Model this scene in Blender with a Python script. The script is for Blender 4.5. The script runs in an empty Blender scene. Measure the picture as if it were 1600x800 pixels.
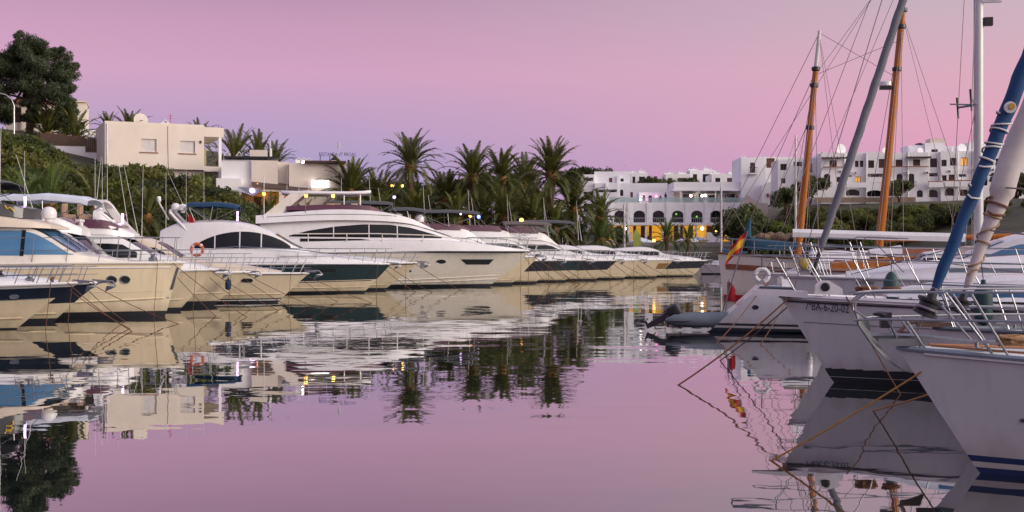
import bpy, bmesh, math, random
from mathutils import Vector, Matrix, Euler
R = math.radians
random.seed(7)
S = bpy.context.scene
COL = S.collection
# ------------------------------------------------------------------ camera
F = 1930.0          # focal length in photograph pixels (1600 wide)
HC = 2.33           # camera height over the water
cam = bpy.data.cameras.new('camera'); cam.sensor_width = 36; cam.lens = 36 * F / 1600
cam.clip_start = 0.2; cam.clip_end = 4000
co = bpy.data.objects.new('camera', cam); COL.objects.link(co)
co.location = (0, 0, HC); co.rotation_euler = (R(90), 0, 0)
S.camera = co
# ------------------------------------------------------------------ sky and light: dusk, the sun is just under the horizon far to the right
SUN_AZ = (0.93, -0.36)
w = bpy.data.worlds.new('World'); S.world = w; w.use_nodes = True
nt = w.node_tree; nt.nodes.clear(); N = nt.nodes.new; LK = nt.links.new
def srgb(r, g, b):
    f = lambda c: (c / 255 / 12.92) if c / 255 <= .04045 else ((c / 255 + .055) / 1.055) ** 2.4
    return (f(r), f(g), f(b), 1)
tc = N('ShaderNodeTexCoord'); sep = N('ShaderNodeSeparateXYZ'); LK(tc.outputs['Generated'], sep.inputs[0])
ab = N('ShaderNodeMath'); ab.operation = 'ABSOLUTE'; LK(sep.outputs['Z'], ab.inputs[0])
def ramp(stops):
    r = N('ShaderNodeValToRGB'); e = r.color_ramp; e.interpolation = 'EASE' if False else 'LINEAR'
    while len(e.elements) < len(stops): e.elements.new(.5)
    for el, (p, c) in zip(e.elements, stops): el.position = p; el.color = srgb(*c)
    LK(ab.outputs[0], r.inputs[0]); return r
ra = ramp([(0, (144, 140, 196)), (.075, (158, 143, 198)), (.11, (180, 144, 193)), (.145, (204, 147, 189)), (.18, (195, 140, 179)), (.215, (176, 129, 165)), (.4, (178, 160, 190)), (1, (166, 174, 204))])
rb = ramp([(0, (196, 138, 190)), (.06, (214, 143, 188)), (.10, (222, 153, 186)), (.14, (215, 163, 186)), (.19, (199, 171, 186)), (.3, (194, 173, 190)), (.45, (190, 178, 200)), (1, (166, 174, 204))])
mr = N('ShaderNodeMapRange'); LK(sep.outputs['X'], mr.inputs[0]); mr.inputs[1].default_value = -.22; mr.inputs[2].default_value = .44; mr.interpolation_type = 'SMOOTHSTEP'
mx = N('ShaderNodeMix'); mx.data_type = 'RGBA'; LK(mr.outputs[0], mx.inputs[0]); LK(ra.outputs[0], mx.inputs[6]); LK(rb.outputs[0], mx.inputs[7])
# the afterglow round the sunken sun
dt = N('ShaderNodeVectorMath'); dt.operation = 'DOT_PRODUCT'; LK(tc.outputs['Generated'], dt.inputs[0]); dt.inputs[1].default_value = (SUN_AZ[0], SUN_AZ[1], .08)
gl = N('ShaderNodeMapRange'); LK(dt.outputs['Value'], gl.inputs[0]); gl.inputs[1].default_value = .30; gl.inputs[2].default_value = 1.0; gl.interpolation_type = 'SMOOTHSTEP'
mg = N('ShaderNodeMix'); mg.data_type = 'RGBA'; LK(gl.outputs[0], mg.inputs[0]); LK(mx.outputs[2], mg.inputs[6]); mg.inputs[7].default_value = (2.1, 1.86, 1.74, 1)
bg = N('ShaderNodeBackground'); LK(mg.outputs[2], bg.inputs[0]); bg.inputs[1].default_value = 0.94
sky = N('ShaderNodeTexSky'); sky.sky_type = 'NISHITA'; sky.sun_disc = False; sky.sun_elevation = R(3); sky.sun_rotation = math.atan2(SUN_AZ[0], SUN_AZ[1])
bg2 = N('ShaderNodeBackground'); LK(sky.outputs[0], bg2.inputs[0]); bg2.inputs[1].default_value = 0.05
ad = N('ShaderNodeAddShader'); LK(bg.outputs[0], ad.inputs[0]); LK(bg2.outputs[0], ad.inputs[1])
wo = N('ShaderNodeOutputWorld'); LK(ad.outputs[0], wo.inputs[0])
sl = bpy.data.lights.new('sun', 'SUN'); sl.energy = 1.65; sl.angle = R(28); sl.color = (1, .90, .80)
so = bpy.data.objects.new('sun', sl); COL.objects.link(so); so.location = (40, -30, 40)
so.rotation_euler = Vector((-SUN_AZ[0], -SUN_AZ[1], -.27)).to_track_quat('-Z', 'Y').to_euler()
S.view_settings.view_transform = 'Standard'; S.view_settings.look = 'None'; S.view_settings.exposure = 0; S.view_settings.gamma = 1
S.render.engine = 'CYCLES'; S.cycles.use_denoising = True; S.cycles.max_bounces = 8; S.cycles.caustics_reflective = False
S.cycles.sample_clamp_indirect = 4
# ------------------------------------------------------------------ materials
MATS = {}
def mat(name, col, rough=.5, metal=0, var=.08, scale=2.0, bump=0, coat=0, emit=0, rnd=0, stretch=(1, 1, 1), alpha=1, spec=.5, streak=0, grime=0):
    if name in MATS: return MATS[name]
    m = bpy.data.materials.new(name); m.use_nodes = True; t = m.node_tree; p = t.nodes['Principled BSDF']
    n = t.nodes.new; l = t.links.new
    tc = n('ShaderNodeTexCoord'); mp = n('ShaderNodeMapping'); mp.inputs['Scale'].default_value = stretch; l(tc.outputs['Object'], mp.inputs[0])
    nz = n('ShaderNodeTexNoise'); nz.inputs['Scale'].default_value = scale; nz.inputs['Detail'].default_value = 5; l(mp.outputs[0], nz.inputs['Vector'])
    mr = n('ShaderNodeMapRange'); l(nz.outputs['Fac'], mr.inputs[0]); mr.inputs[1].default_value = .25; mr.inputs[2].default_value = .75
    mr.inputs[3].default_value = 1 - var; mr.inputs[4].default_value = 1 + var
    vm = n('ShaderNodeVectorMath'); vm.operation = 'SCALE'; vm.inputs[0].default_value = col[:3]; l(mr.outputs[0], vm.inputs['Scale'])
    out = vm.outputs[0]
    if streak:
        m3 = n('ShaderNodeMapping'); m3.inputs['Scale'].default_value = (1, 1, .12); l(tc.outputs['Object'], m3.inputs[0]); n3 = n('ShaderNodeTexNoise'); n3.inputs['Scale'].default_value = 5; n3.inputs['Detail'].default_value = 4; l(m3.outputs[0], n3.inputs['Vector'])
        r3 = n('ShaderNodeMapRange'); l(n3.outputs['Fac'], r3.inputs[0]); r3.inputs[1].default_value = .52; r3.inputs[2].default_value = .78; r3.inputs[3].default_value = 1; r3.inputs[4].default_value = 1 - streak
        v3 = n('ShaderNodeVectorMath'); v3.operation = 'SCALE'; l(out, v3.inputs[0]); l(r3.outputs[0], v3.inputs['Scale']); out = v3.outputs[0]
    if grime:
        sz = n('ShaderNodeSeparateXYZ'); l(tc.outputs['Object'], sz.inputs[0]); n4 = n('ShaderNodeTexNoise'); n4.inputs['Scale'].default_value = 2.5; n4.inputs['Detail'].default_value = 6; l(tc.outputs['Object'], n4.inputs['Vector'])
        a4 = n('ShaderNodeMath'); a4.operation = 'MULTIPLY_ADD'; l(n4.outputs['Fac'], a4.inputs[0]); a4.inputs[1].default_value = -.9; l(sz.outputs['Z'], a4.inputs[2])
        r4 = n('ShaderNodeMapRange'); l(a4.outputs[0], r4.inputs[0]); r4.inputs[1].default_value = -.42; r4.inputs[2].default_value = .12; r4.inputs[3].default_value = grime; r4.inputs[4].default_value = 0
        x4 = n('ShaderNodeMix'); x4.data_type = 'RGBA'; l(r4.outputs[0], x4.inputs[0]); l(out, x4.inputs[6]); x4.inputs[7].default_value = (.30, .24, .13, 1); out = x4.outputs[2]
    if rnd:
        oi = n('ShaderNodeObjectInfo'); m2 = n('ShaderNodeMapRange'); l(oi.outputs['Random'], m2.inputs[0]); m2.inputs[3].default_value = 1 - rnd; m2.inputs[4].default_value = 1 + rnd
        v2 = n('ShaderNodeVectorMath'); v2.operation = 'SCALE'; l(out, v2.inputs[0]); l(m2.outputs[0], v2.inputs['Scale']); out = v2.outputs[0]
    l(out, p.inputs['Base Color'])
    r2 = n('ShaderNodeMapRange'); l(nz.outputs['Fac'], r2.inputs[0]); r2.inputs[3].default_value = max(0, rough * .8); r2.inputs[4].default_value = min(1, rough * 1.2); l(r2.outputs[0], p.inputs['Roughness'])
    p.inputs['Metallic'].default_value = metal; p.inputs['Coat Weight'].default_value = coat; p.inputs['Coat Roughness'].default_value = .08
    p.inputs['Specular IOR Level'].default_value = spec
    if alpha < 1: p.inputs['Alpha'].default_value = alpha
    if bump:
        b = n('ShaderNodeBump'); b.inputs['Strength'].default_value = bump; b.inputs['Distance'].default_value = .02; l(nz.outputs['Fac'], b.inputs['Height']); l(b.outputs[0], p.inputs['Normal'])
    if emit:
        p.inputs['Emission Color'].default_value = (*col[:3], 1); p.inputs['Emission Strength'].default_value = emit
    MATS[name] = m; return m
def leafmat(name, col, rnd=.25, tr=.3):
    m = mat(name, col, .55, var=.35, scale=.9, rnd=rnd); t = m.node_tree; p = t.nodes['Principled BSDF']
    src = p.inputs['Base Color'].links[0].from_socket
    d = t.nodes.new('ShaderNodeBsdfTranslucent'); t.links.new(src, d.inputs[0]); x = t.nodes.new('ShaderNodeMixShader'); x.inputs[0].default_value = tr
    o = [q for q in t.nodes if q.type == 'OUTPUT_MATERIAL'][0]; t.links.new(p.outputs[0], x.inputs[1]); t.links.new(d.outputs[0], x.inputs[2]); t.links.new(x.outputs[0], o.inputs[0]); return m
WHITE = mat('white_gelcoat', (.82, .80, .80), .24, var=.05, scale=.8, coat=.4, streak=.10)
CREAM = mat('cream_gelcoat', (.80, .67, .46), .18, var=.06, scale=.6, coat=.5, streak=.14, grime=.6)
IVORY = mat('ivory_gelcoat', (.80, .74, .64), .18, var=.06, scale=.6, coat=.5, streak=.12, grime=.6)
DECK = mat('nonskid_deck', (.78, .77, .77), .6, var=.06, scale=4, bump=.2)
TAN = mat('cream_deckhouse_paint', (.70, .60, .48), .4, var=.05)
NAVY = mat('navy_gelcoat', (.008, .014, .030), .16, var=.1, spec=.35)
TEALN = mat('dark_petrol_gelcoat', (.008, .030, .038), .16, var=.1, spec=.35)
BOOT = mat('black_antifouling', (.008, .010, .016), .5, var=.2)
BLUEBOOT = mat('blue_boot_stripe', (.010, .022, .10), .3, var=.1)
GLASS = mat('dark_tinted_glass', (.008, .010, .013), .06, var=.1, spec=.3)
BGLASS = mat('blue_tinted_glass', (.07, .21, .38), .08, var=.08, coat=.5)
MAROON = mat('maroon_perspex', (.10, .025, .05), .12, var=.1, coat=.4)
SMOKE = mat('smoked_perspex', (.05, .05, .055), .15, var=.1)
STEEL = mat('stainless_steel', (.30, .30, .32), .28, metal=.85, var=.04)
ALU = mat('anodised_aluminium', (.62, .62, .62), .38, metal=.5, var=.06, stretch=(1, 1, .1))
DARKM = mat('black_fittings', (.015, .015, .018), .35, var=.2)
ROPE = mat('rust_brown_rope', (.17, .068, .032), .85, var=.3, scale=20, bump=.4)
TANROPE = mat('tan_rope', (.40, .23, .11), .85, var=.25, scale=25, bump=.4)
WIRE = mat('rigging_wire', (.20, .15, .17), .4, metal=.6, var=.05)
CANW = mat('pale_canvas', (.66, .70, .78), .85, var=.07, scale=3, bump=.15)
CANG = mat('grey_canvas', (.085, .09, .10), .85, var=.1, scale=3, bump=.15)
CANB = mat('brown_grey_canvas', (.15, .12, .115), .85, var=.1, scale=3, bump=.15)
CANBLUE = mat('blue_canvas', (.007, .052, .155), .75, var=.14, scale=4, bump=.3)
CANNAVY = mat('navy_canvas', (.012, .028, .075), .8, var=.15, scale=4, bump=.3)
CANTEAL = mat('teal_blue_canvas', (.015, .075, .13), .8, var=.12, scale=3, bump=.3)
SAILGREY = mat('grey_sail_cover', (.16, .16, .19), .8, var=.14, scale=4, bump=.3)
SAILW = mat('off_white_sailcloth', (.58, .52, .50), .8, var=.12, scale=3, bump=.35)
BEIGE = mat('beige_cushion', (.45, .30, .20), .8, var=.1)
VARN = mat('varnished_spar', (.40, .125, .012), .42, var=.3, scale=1.5, coat=.1, stretch=(4, 4, .25), spec=.3)
TEAK = mat('teak_trim', (.26, .09, .045), .45, var=.2, scale=3)
RED = mat('red_cloth', (.42, .015, .02), .8, var=.1)
YEL = mat('yellow_cloth', (.75, .42, .02), .8, var=.1)
GREENF = mat('dark_green_fender', (.012, .055, .055), .55, var=.15, bump=.1)
ORANGE = mat('orange_plastic', (.62, .13, .05), .6, var=.1)
GREY = mat('grey_rubber', (.15, .175, .21), .6, var=.1)
HULLG = mat('shaded_white_topside', (.76, .77, .78), .2, var=.06, scale=.7, coat=.5, streak=.14, grime=.5)  # white topsides of the right-hand yachts, greyed: their shade is put into the colour
WALLW = mat('white_render_wall', (.84, .83, .84), .9, var=.05, scale=.5, bump=.2, streak=.07)
WALLC = mat('cream_render_wall', (.76, .68, .59), .9, var=.09, scale=.35, bump=.2, streak=.04)
BROWN = mat('brown_wood', (.085, .04, .03), .6, var=.2, scale=4)
STONE = mat('quay_stone', (.30, .27, .25), .9, var=.2, scale=2, bump=.5)
INT = mat('dark_room_interior', (.03, .025, .025), .9)
LWARM = mat('warm_lamp', (1, .42, .06), .5, emit=9)
LWHITE = mat('white_lamp', (1, .86, .78), .5, emit=9)
LVIO = mat('violet_tube_lamp', (.75, .55, 1), .5, emit=3)
LPINK = mat('pink_lamp', (1, .2, .6), .5, emit=4)
LBLUE = mat('blue_lamp', (.1, .16, 1), .5, emit=10)
LGRN = mat('green_lamp', (.25, 1, .08), .5, emit=.6)
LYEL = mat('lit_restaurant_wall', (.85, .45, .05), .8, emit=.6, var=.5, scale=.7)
LROOM = mat('lit_room_wall', (1, .5, .12), .8, emit=.5, var=.4, scale=.8)
# ------------------------------------------------------------------ mesh helpers
class MB:
    def __init__(s): s.v = []; s.f = []
    def add(s, vs, fs):
        o = len(s.v); s.v += [tuple(v) for v in vs]; s.f += [tuple(i + o for i in f) for f in fs]; return s
    def box(s, a, b, m=None):
        x0, y0, z0 = a; x1, y1, z1 = b
        v = [Vector(q) for q in ((x0, y0, z0), (x1, y0, z0), (x1, y1, z0), (x0, y1, z0), (x0, y0, z1), (x1, y0, z1), (x1, y1, z1), (x0, y1, z1))]
        if m: v = [m @ q for q in v]
        return s.add(v, [(0, 3, 2, 1), (4, 5, 6, 7), (0, 1, 5, 4), (1, 2, 6, 5), (2, 3, 7, 6), (3, 0, 4, 7)])
    def tube(s, pts, r, n=6, cap=True, closed=False):
        pts = [Vector(p) for p in pts]; k = len(pts); rs = r if isinstance(r, (list, tuple)) else [r] * k
        vs = []; fs = []; up = None
        for i, p in enumerate(pts):
            a = pts[(i - 1) % k] if (i or closed) else p; b = pts[(i + 1) % k] if (i < k - 1 or closed) else p
            t = (b - a); t = t.normalized() if t.length > 1e-9 else Vector((0, 0, 1))
            if up is None: up = Vector((0, 0, 1)) if abs(t.z) < .9 else Vector((1, 0, 0))
            x = t.cross(up)
            if x.length < 1e-4: x = t.orthogonal()
            x.normalize(); y = x.cross(t).normalized(); up = y
            vs += [p + x * (rs[i] * math.cos(2 * math.pi * j / n)) + y * (rs[i] * math.sin(2 * math.pi * j / n)) for j in range(n)]
        for i in range(k if closed else k - 1):
            q = (i + 1) % k
            for j in range(n): fs.append((i * n + j, i * n + (j + 1) % n, q * n + (j + 1) % n, q * n + j))
        if cap and not closed: fs += [tuple(range(n))[::-1], tuple((k - 1) * n + j for j in range(n))]
        return s.add(vs, fs)
    def loft(s, rings, closed=True, caps=True):
        n = len(rings[0]); vs = [p for r in rings for p in r]; fs = []
        for i in range(len(rings) - 1):
            for j in range(n if closed else n - 1):
                fs.append((i * n + j, i * n + (j + 1) % n, (i + 1) * n + (j + 1) % n, (i + 1) * n + j))
        if caps: fs += [tuple(range(n))[::-1], tuple((len(rings) - 1) * n + j for j in range(n))]
        return s.add(vs, fs)
    def grid(s, rows): return s.loft(rows, closed=False, caps=False)
    def lathe(s, prof, n=12, c=(0, 0, 0), m=None):
        c = Vector(c); rings = []
        for r, z in prof:
            q = [Vector((r * math.cos(2 * math.pi * j / n), r * math.sin(2 * math.pi * j / n), z)) for j in range(n)]
            rings.append([(c + (m @ p if m else p)) for p in q])
        return s.loft(rings)
    def ball(s, c, r, n=10, sc=(1, 1, 1)):
        c = Vector(c); k = max(4, n // 2)
        return s.loft([[c + Vector((r * sc[0] * math.sin(math.pi * (i + .02) / (k + .04)) * math.cos(2 * math.pi * j / n), r * sc[1] * math.sin(math.pi * (i + .02) / (k + .04)) * math.sin(2 * math.pi * j / n), r * sc[2] * math.cos(math.pi * (i + .02) / (k + .04)))) for j in range(n)] for i in range(k + 1)])
    def mesh(s, name, m=None, smooth=True, ang=38, recalc=True):
        me = bpy.data.meshes.new(name); me.from_pydata(s.v, [], s.f)
        if recalc:
            b = bmesh.new(); b.from_mesh(me); bmesh.ops.recalc_face_normals(b, faces=b.faces); b.to_mesh(me); b.free()
        if m: me.materials.append(m)
        if smooth:
            me.polygons.foreach_set('use_smooth', [True] * len(me.polygons)); me.set_sharp_from_angle(angle=R(ang))
        return me
    def build(s, name, m, parent=None, **k): return link(name, s.mesh(name, m, **k), parent)
def link(name, me, parent=None, loc=None, rot=None):
    o = bpy.data.objects.new(name, me); COL.objects.link(o)
    if parent: o.parent = parent
    if loc is not None: o.location = loc
    if rot is not None: o.rotation_euler = rot
    return o
def tag(o, label, cat, group=None):
    o['label'] = label; o['category'] = cat
    if group: o['group'] = group
    return o
def thing(name, label, cat, loc=(0, 0, 0), rz=0, group=None):
    o = bpy.data.objects.new(name, None); COL.objects.link(o); o.location = loc; o.rotation_euler = (0, 0, rz); o.empty_display_size = .5
    return tag(o, label, cat, group)
def struct(name, mb, m, **k):
    o = mb.build(name, m, **k); o['kind'] = 'structure'; return o
def P(px, py, D): return Vector(((px - 800) / F * D, D, HC - (py - 400) / F * D))
def lerp(a, b, t): return a + (b - a) * t
def interp(tab, x):
    if x <= tab[0][0]: return tab[0][1]
    for (a, b), (c, d) in zip(tab, tab[1:]):
        if x <= c: return b + (d - b) * (x - a) / (c - a)
    return tab[-1][1]
def copytree(o, parent=None, label=None):
    c = o.copy(); COL.objects.link(c); c.parent = parent
    if label: c['label'] = label
    for ch in list(o.children): copytree(ch, c)
    return c
def text_mesh(name, body, size, m, extrude=.01):
    cu = bpy.data.curves.new(name, 'FONT'); cu.body = body; cu.size = size; cu.extrude = extrude; cu.align_x = 'CENTER'; cu.resolution_u = 3
    o = bpy.data.objects.new(name, cu); COL.objects.link(o)
    me = bpy.data.meshes.new_from_object(o.evaluated_get(bpy.context.evaluated_depsgraph_get()))
    COL.objects.unlink(o); bpy.data.objects.remove(o); bpy.data.curves.remove(cu)
    me.materials.clear(); me.materials.append(m); me.name = name; return me
# ------------------------------------------------------------------ boat kit: x forward (bow tip at 0), y to port, z up from the waterline
class Hull:
    def __init__(s, L, B, fb, fm, fs, rake, tm=.42, pd=2.4, pw=1.7, wb=.84, stern=.9, flare=1.3, stemk=1.0, trake=0.0, depth=.5, sternw=None, round_=0):
        s.__dict__.update(locals()); s.sternw = stern if sternw is None else sternw
    def _k(s, t, p, st, tm):
        return st + (1 - st) * math.sin(math.pi / 2 * t / tm) if t < tm else max(0, 1 - ((t - tm) / (1 - tm)) ** p)
    def bd(s, t): return s.B / 2 * s._k(t, s.pd, s.stern, s.tm)
    def bw(s, t): return s.B / 2 * s.wb * s._k(t, s.pw, s.sternw, s.tm * .9)
    def sheer(s, t):
        a = 2 * (s.fs + s.fb - 2 * s.fm); b = s.fb - s.fs - a; return a * t * t + b * t + s.fs
    def pt(s, t, u, side=1, off=0):
        uu = min(u, 1); xs = -s.rake * uu ** s.stemk - (u - 1) * .5 * (u > 1)
        z = s.sheer(t) * (1 - u) if u <= 1 else -(u - 1) * s.depth
        x = -s.L + (xs + s.L) * t + s.trake * (u if s.trake > 0 else -(1 - u)) * (1 - t) ** 3
        g = uu ** s.flare; y = s.bd(t) * (1 - g) + s.bw(t) * g + s.round_ * math.sin(math.pi * uu) * min(1, 4 * (1 - t))
        if u > 1: y = s.bw(t) * (1 - .5 * (u - 1))
        return Vector((x, side * (y + off), z))
    def t_at(s, x): return 1 + x / s.L
    def deck(s, x, inset=0, side=1):
        t = 1 + x / s.L; return Vector((x, side * max(0, s.bd(t) - inset), s.sheer(t)))
    def ts(s, a=0, b=1, n=22): return [a + (b - a) * (1 - (1 - i / n) ** 1.5) for i in range(n + 1)]
    def band(s, parent, name, m, u0, u1, t0=0, t1=1, off=0, rows=4, n=22):
        f0 = u0 if callable(u0) else (lambda t: u0); f1 = u1 if callable(u1) else (lambda t: u1)
        mb = MB()
        for side in (1, -1):
            mb.grid([[s.pt(t, lerp(f0(t), f1(t), i / rows), side, off) for i in range(rows + 1)] for t in s.ts(t0, t1, n)])
        return mb.build(name, m, parent, ang=50)
    def build(s, parent, bands, deck=None, gun=None, gr=.04, transom=None):
        """bands: (name, material, u0, u1)"""
        for nm, m, a, b in bands: s.band(parent, nm, m, a, b)
        us = [i / 8 for i in range(9)] + [1.6]
        ring = [s.pt(0, u, 1) for u in us]; tr = [s.pt(0, u, -1) for u in us]
        MB().grid([ring, tr]).build('transom', transom or bands[0][1], parent)
        mb = MB(); dz = .05
        rows = []
        for t in s.ts(0, .995, 22):
            b = s.bd(t) * .985; z = s.sheer(t) - dz; x = -s.L + s.L * t + (-s.trake if s.trake < 0 else 0) * (1 - t) ** 3
            rows.append([Vector((x, b * k / 4, z + .06 * min(1, b) * (1 - (k / 4) ** 2))) for k in range(-4, 5)])
        mb.grid(rows).build('deck', deck or DECK, parent)
        for side in (1, -1):
            MB().tube([s.pt(t, .015, side, .01) for t in s.ts(0, 1, 18)], gr, 6).build('gunwale', gun or WHITE, parent)
    def line(s, parent, name, m, u, r=.02, t0=.05, t1=.98, n=16):
        f = u if callable(u) else (lambda t: u)
        for side in (1, -1): MB().tube([s.pt(t, f(t), side, r * .3) for t in s.ts(t0, t1, n)], r, 5).build(name, m, parent)
    def patch(s, parent, name, m, x, z, w, h, shape='rect', sides=(1, -1), off=.012, rim=None, rimr=.012, lean=0):
        """flat window or porthole lying on the topside, centred at x, z"""
        out = []
        for side in sides:
            if shape == 'rect': pl = [(-.5, -.5), (0, -.5), (.5, -.5), (.5, .5), (0, .5), (-.5, .5)]
            elif shape == 'trap': pl = [(-.32, -.5), (0, -.5), (.36, -.5), (.5, .5), (0, .5), (-.5, .5)]
            elif shape == 'round': pl = [(.5 * math.copysign(abs(math.cos(a)) ** .6, math.cos(a)), .5 * math.copysign(abs(math.sin(a)) ** .8, math.sin(a))) for a in [i * math.pi / 8 for i in range(16)]]
            else: pl = [(.5 * math.cos(i * math.pi / 8), .5 * math.sin(i * math.pi / 8)) for i in range(16)]
            pts = []
            for a, b in pl:
                xx = x + a * w + b * lean; zz = z + b * h; pts.append(s.on(xx, zz, side, off))
            if shape in ('rect', 'trap'):
                lo_, hi_ = (-.5, .5) if shape == 'rect' else (-.32, .36); rows = []
                for i in range(11):
                    f = i / 10; rows.append([s.on(x + lerp(lerp(lo_, hi_, f), f - .5, k / 3) * w + (k / 3 - .5) * lean, z + (k / 3 - .5) * h, side, off) for k in range(4)])
                pts = [r[0] for r in rows] + [r[-1] for r in rows[::-1]]; o = MB().grid(rows).build(name, m, parent, smooth=False); out.append(o)
            else:
                c = s.on(x, z, side, off); o = MB().add([c] + pts, [(0, i + 1, (i + 1) % len(pts) + 1) for i in range(len(pts))]).build(name, m, parent, smooth=False); out.append(o)
            if rim: MB().tube(pts, rimr, 5, closed=True).build('rim', rim, o)
        return out
    def on(s, x, z, side, off=0):
        """point of the topside at given x and height"""
        t = 1 + x / s.L
        for _ in range(6):
            u = 1 - z / s.sheer(t); q = s.pt(t, u, side, off); t += (x - q.x) / s.L; t = min(max(t, 0), 1)
        return s.pt(t, 1 - z / s.sheer(t), side, off)
def cat(st, n=5):
    out = []
    for i in range(len(st) - 1):
        p0 = st[max(i - 1, 0)]; p1 = st[i]; p2 = st[i + 1]; p3 = st[min(i + 2, len(st) - 1)]
        for k in range(n):
            t = k / n; r = [p1[0] + (p2[0] - p1[0]) * t]
            for c in range(1, len(p1)):
                d1 = p2[c] - p1[c]
                m1 = (p2[c] - p0[c]) / (p2[0] - p0[0]) * (p2[0] - p1[0]) if p2[0] != p0[0] else d1
                m2 = (p3[c] - p1[c]) / (p3[0] - p1[0]) * (p2[0] - p1[0]) if p3[0] != p1[0] else d1
                if i == 0: m1 = d1
                if i == len(st) - 2: m2 = d1
                r.append((2 * t ** 3 - 3 * t * t + 1) * p1[c] + (t ** 3 - 2 * t * t + t) * m1 + (-2 * t ** 3 + 3 * t * t) * p2[c] + (t ** 3 - t * t) * m2)
            out.append(tuple(r))
    out.append(tuple(st[-1])); return out
class Cabin:
    """lofted deckhouse; stations (x, half width at foot, half width at roof, z foot, z roof)"""
    def __init__(s, st, r=.15, cam=.08, smooth=5):
        s.st = cat(st, smooth) if smooth > 1 else st; s.r = r; s.cam = cam
    def at(s, x):
        st = s.st
        inc = st[0][0] < st[-1][0]
        q = st if inc else st[::-1]
        if x <= q[0][0]: return q[0]
        for a, b in zip(q, q[1:]):
            if x <= b[0]:
                k = (x - a[0]) / (b[0] - a[0]) if b[0] > a[0] else 0
                return tuple(lerp(i, j, k) for i, j in zip(a, b))
        return q[-1]
    def ring(s, q):
        x, wb, wt, zb, zt = q; r = min(s.r, max(.01, (zt - zb) * .45), max(.01, wt * .5))
        h = [(wb, zb), (lerp(wb, wt, .5), lerp(zb, zt - r, .5)), (wt, zt - r), (wt - .3 * r, zt - .3 * r), (wt - r, zt), (wt * .4, zt + s.cam * .8), (0, zt + s.cam)]
        return [Vector((x, y, z)) for y, z in h] + [Vector((x, -y, z)) for y, z in h[-2::-1]]
    def build(s, name, m, parent, **k):
        rings = [s.ring(q) for q in s.st]; mb = MB().grid(rings)
        n = len(rings[0])
        for rg in (rings[0], rings[-1]): mb.add(rg, [tuple(range(n))])
        return mb.build(name, m, parent, **k)
    def side(s, x, z, sd=1, off=.012):
        _, wb, wt, zb, zt = s.at(x); r = min(s.r, max(.01, (zt - zb) * .45)); k = min(max((z - zb) / max(zt - r - zb, .01), 0), 1.0)
        return Vector((x, sd * (lerp(wb, wt, k) + off), z))
    def window(s, parent, x0, x1, lo, hi, m=GLASS, n=10, off=.012, sides=(1, -1), name='window', frame=None):
        fl = lo if callable(lo) else (lambda x: lo); fh = hi if callable(hi) else (lambda x: hi); res = []
        for sd in sides:
            rows = []
            for i in range(n + 1):
                x = lerp(x0, x1, i / n); a, b = fl(x), fh(x); rows.append([s.side(x, lerp(a, b, k / 3), sd, off) for k in range(4)])
            o = MB().grid(rows).build(name, m, parent); res.append(o)
            if frame:
                loop = [r[0] for r in rows] + [r[-1] for r in rows[::-1]]; MB().tube(loop, .02, 4, closed=True).build('frame', frame, o)
        return res
    def top(s, x, k, off=.015):
        q = s.at(x); _, wb, wt, zb, zt = q; return Vector((x, k * wt, zt + s.cam * (1 - k * k) + off))
    def pane(s, parent, x0, x1, k0, k1, m=GLASS, name='windscreen', off=.018, n=5):
        rows = [[s.top(lerp(x0, x1, i / n), lerp(k0, k1, j / 6), off) for j in range(7)] for i in range(n + 1)]
        return MB().grid(rows).build(name, m, parent)
def rails(hull, parent, x0, h=.85, n=7, inset=.07, mid=1, r=.016, nose=.1, lean=.12, m=STEEL, hn=None, xf=-.15, sides=(1, -1), gap=0):
    """guard rail from x0 (aft) round the bow, on stanchions that lean forward"""
    hn = h if hn is None else hn
    def pt(x, sd, k):
        p = hull.deck(x, inset, sd); f = (x - x0) / (xf - x0); hh = lerp(h, hn, max(0, f)) * k
        return p + Vector((lean * k, sd * .03 * k, hh))
    xs = [lerp(x0, xf, 1 - (1 - i / 14) ** 1.4) for i in range(15)]
    for k, nm in [(1, 'guard_rail')] + [(j / (mid + 1), 'mid_rail') for j in range(1, mid + 1)]:
        if len(sides) == 2:
            a = [pt(x, 1, k) for x in xs]; b = [pt(x, -1, k) for x in xs]
            nz = hull.deck(0); tip = Vector((nose * (1 if k == 1 else .6) + lean * k, 0, nz.z + hn * k))
            path = a + [tip + Vector((-.04, .12, 0)), tip, tip + Vector((-.04, -.12, 0))] + b[::-1]
        else: path = [pt(x, sides[0], k) for x in xs]
        MB().tube(path, r if k == 1 else r * .7, 6).build(nm, m, parent)
    for sd in sides:
        for i in range(n):
            x = lerp(x0, xf, 1 - (1 - i / (n - 1)) ** 1.25)
            MB().tube([hull.deck(x, inset, sd) - Vector((0, 0, .03)), pt(x, sd, 1)], r, 6).build('stanchion', m, parent)
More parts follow.
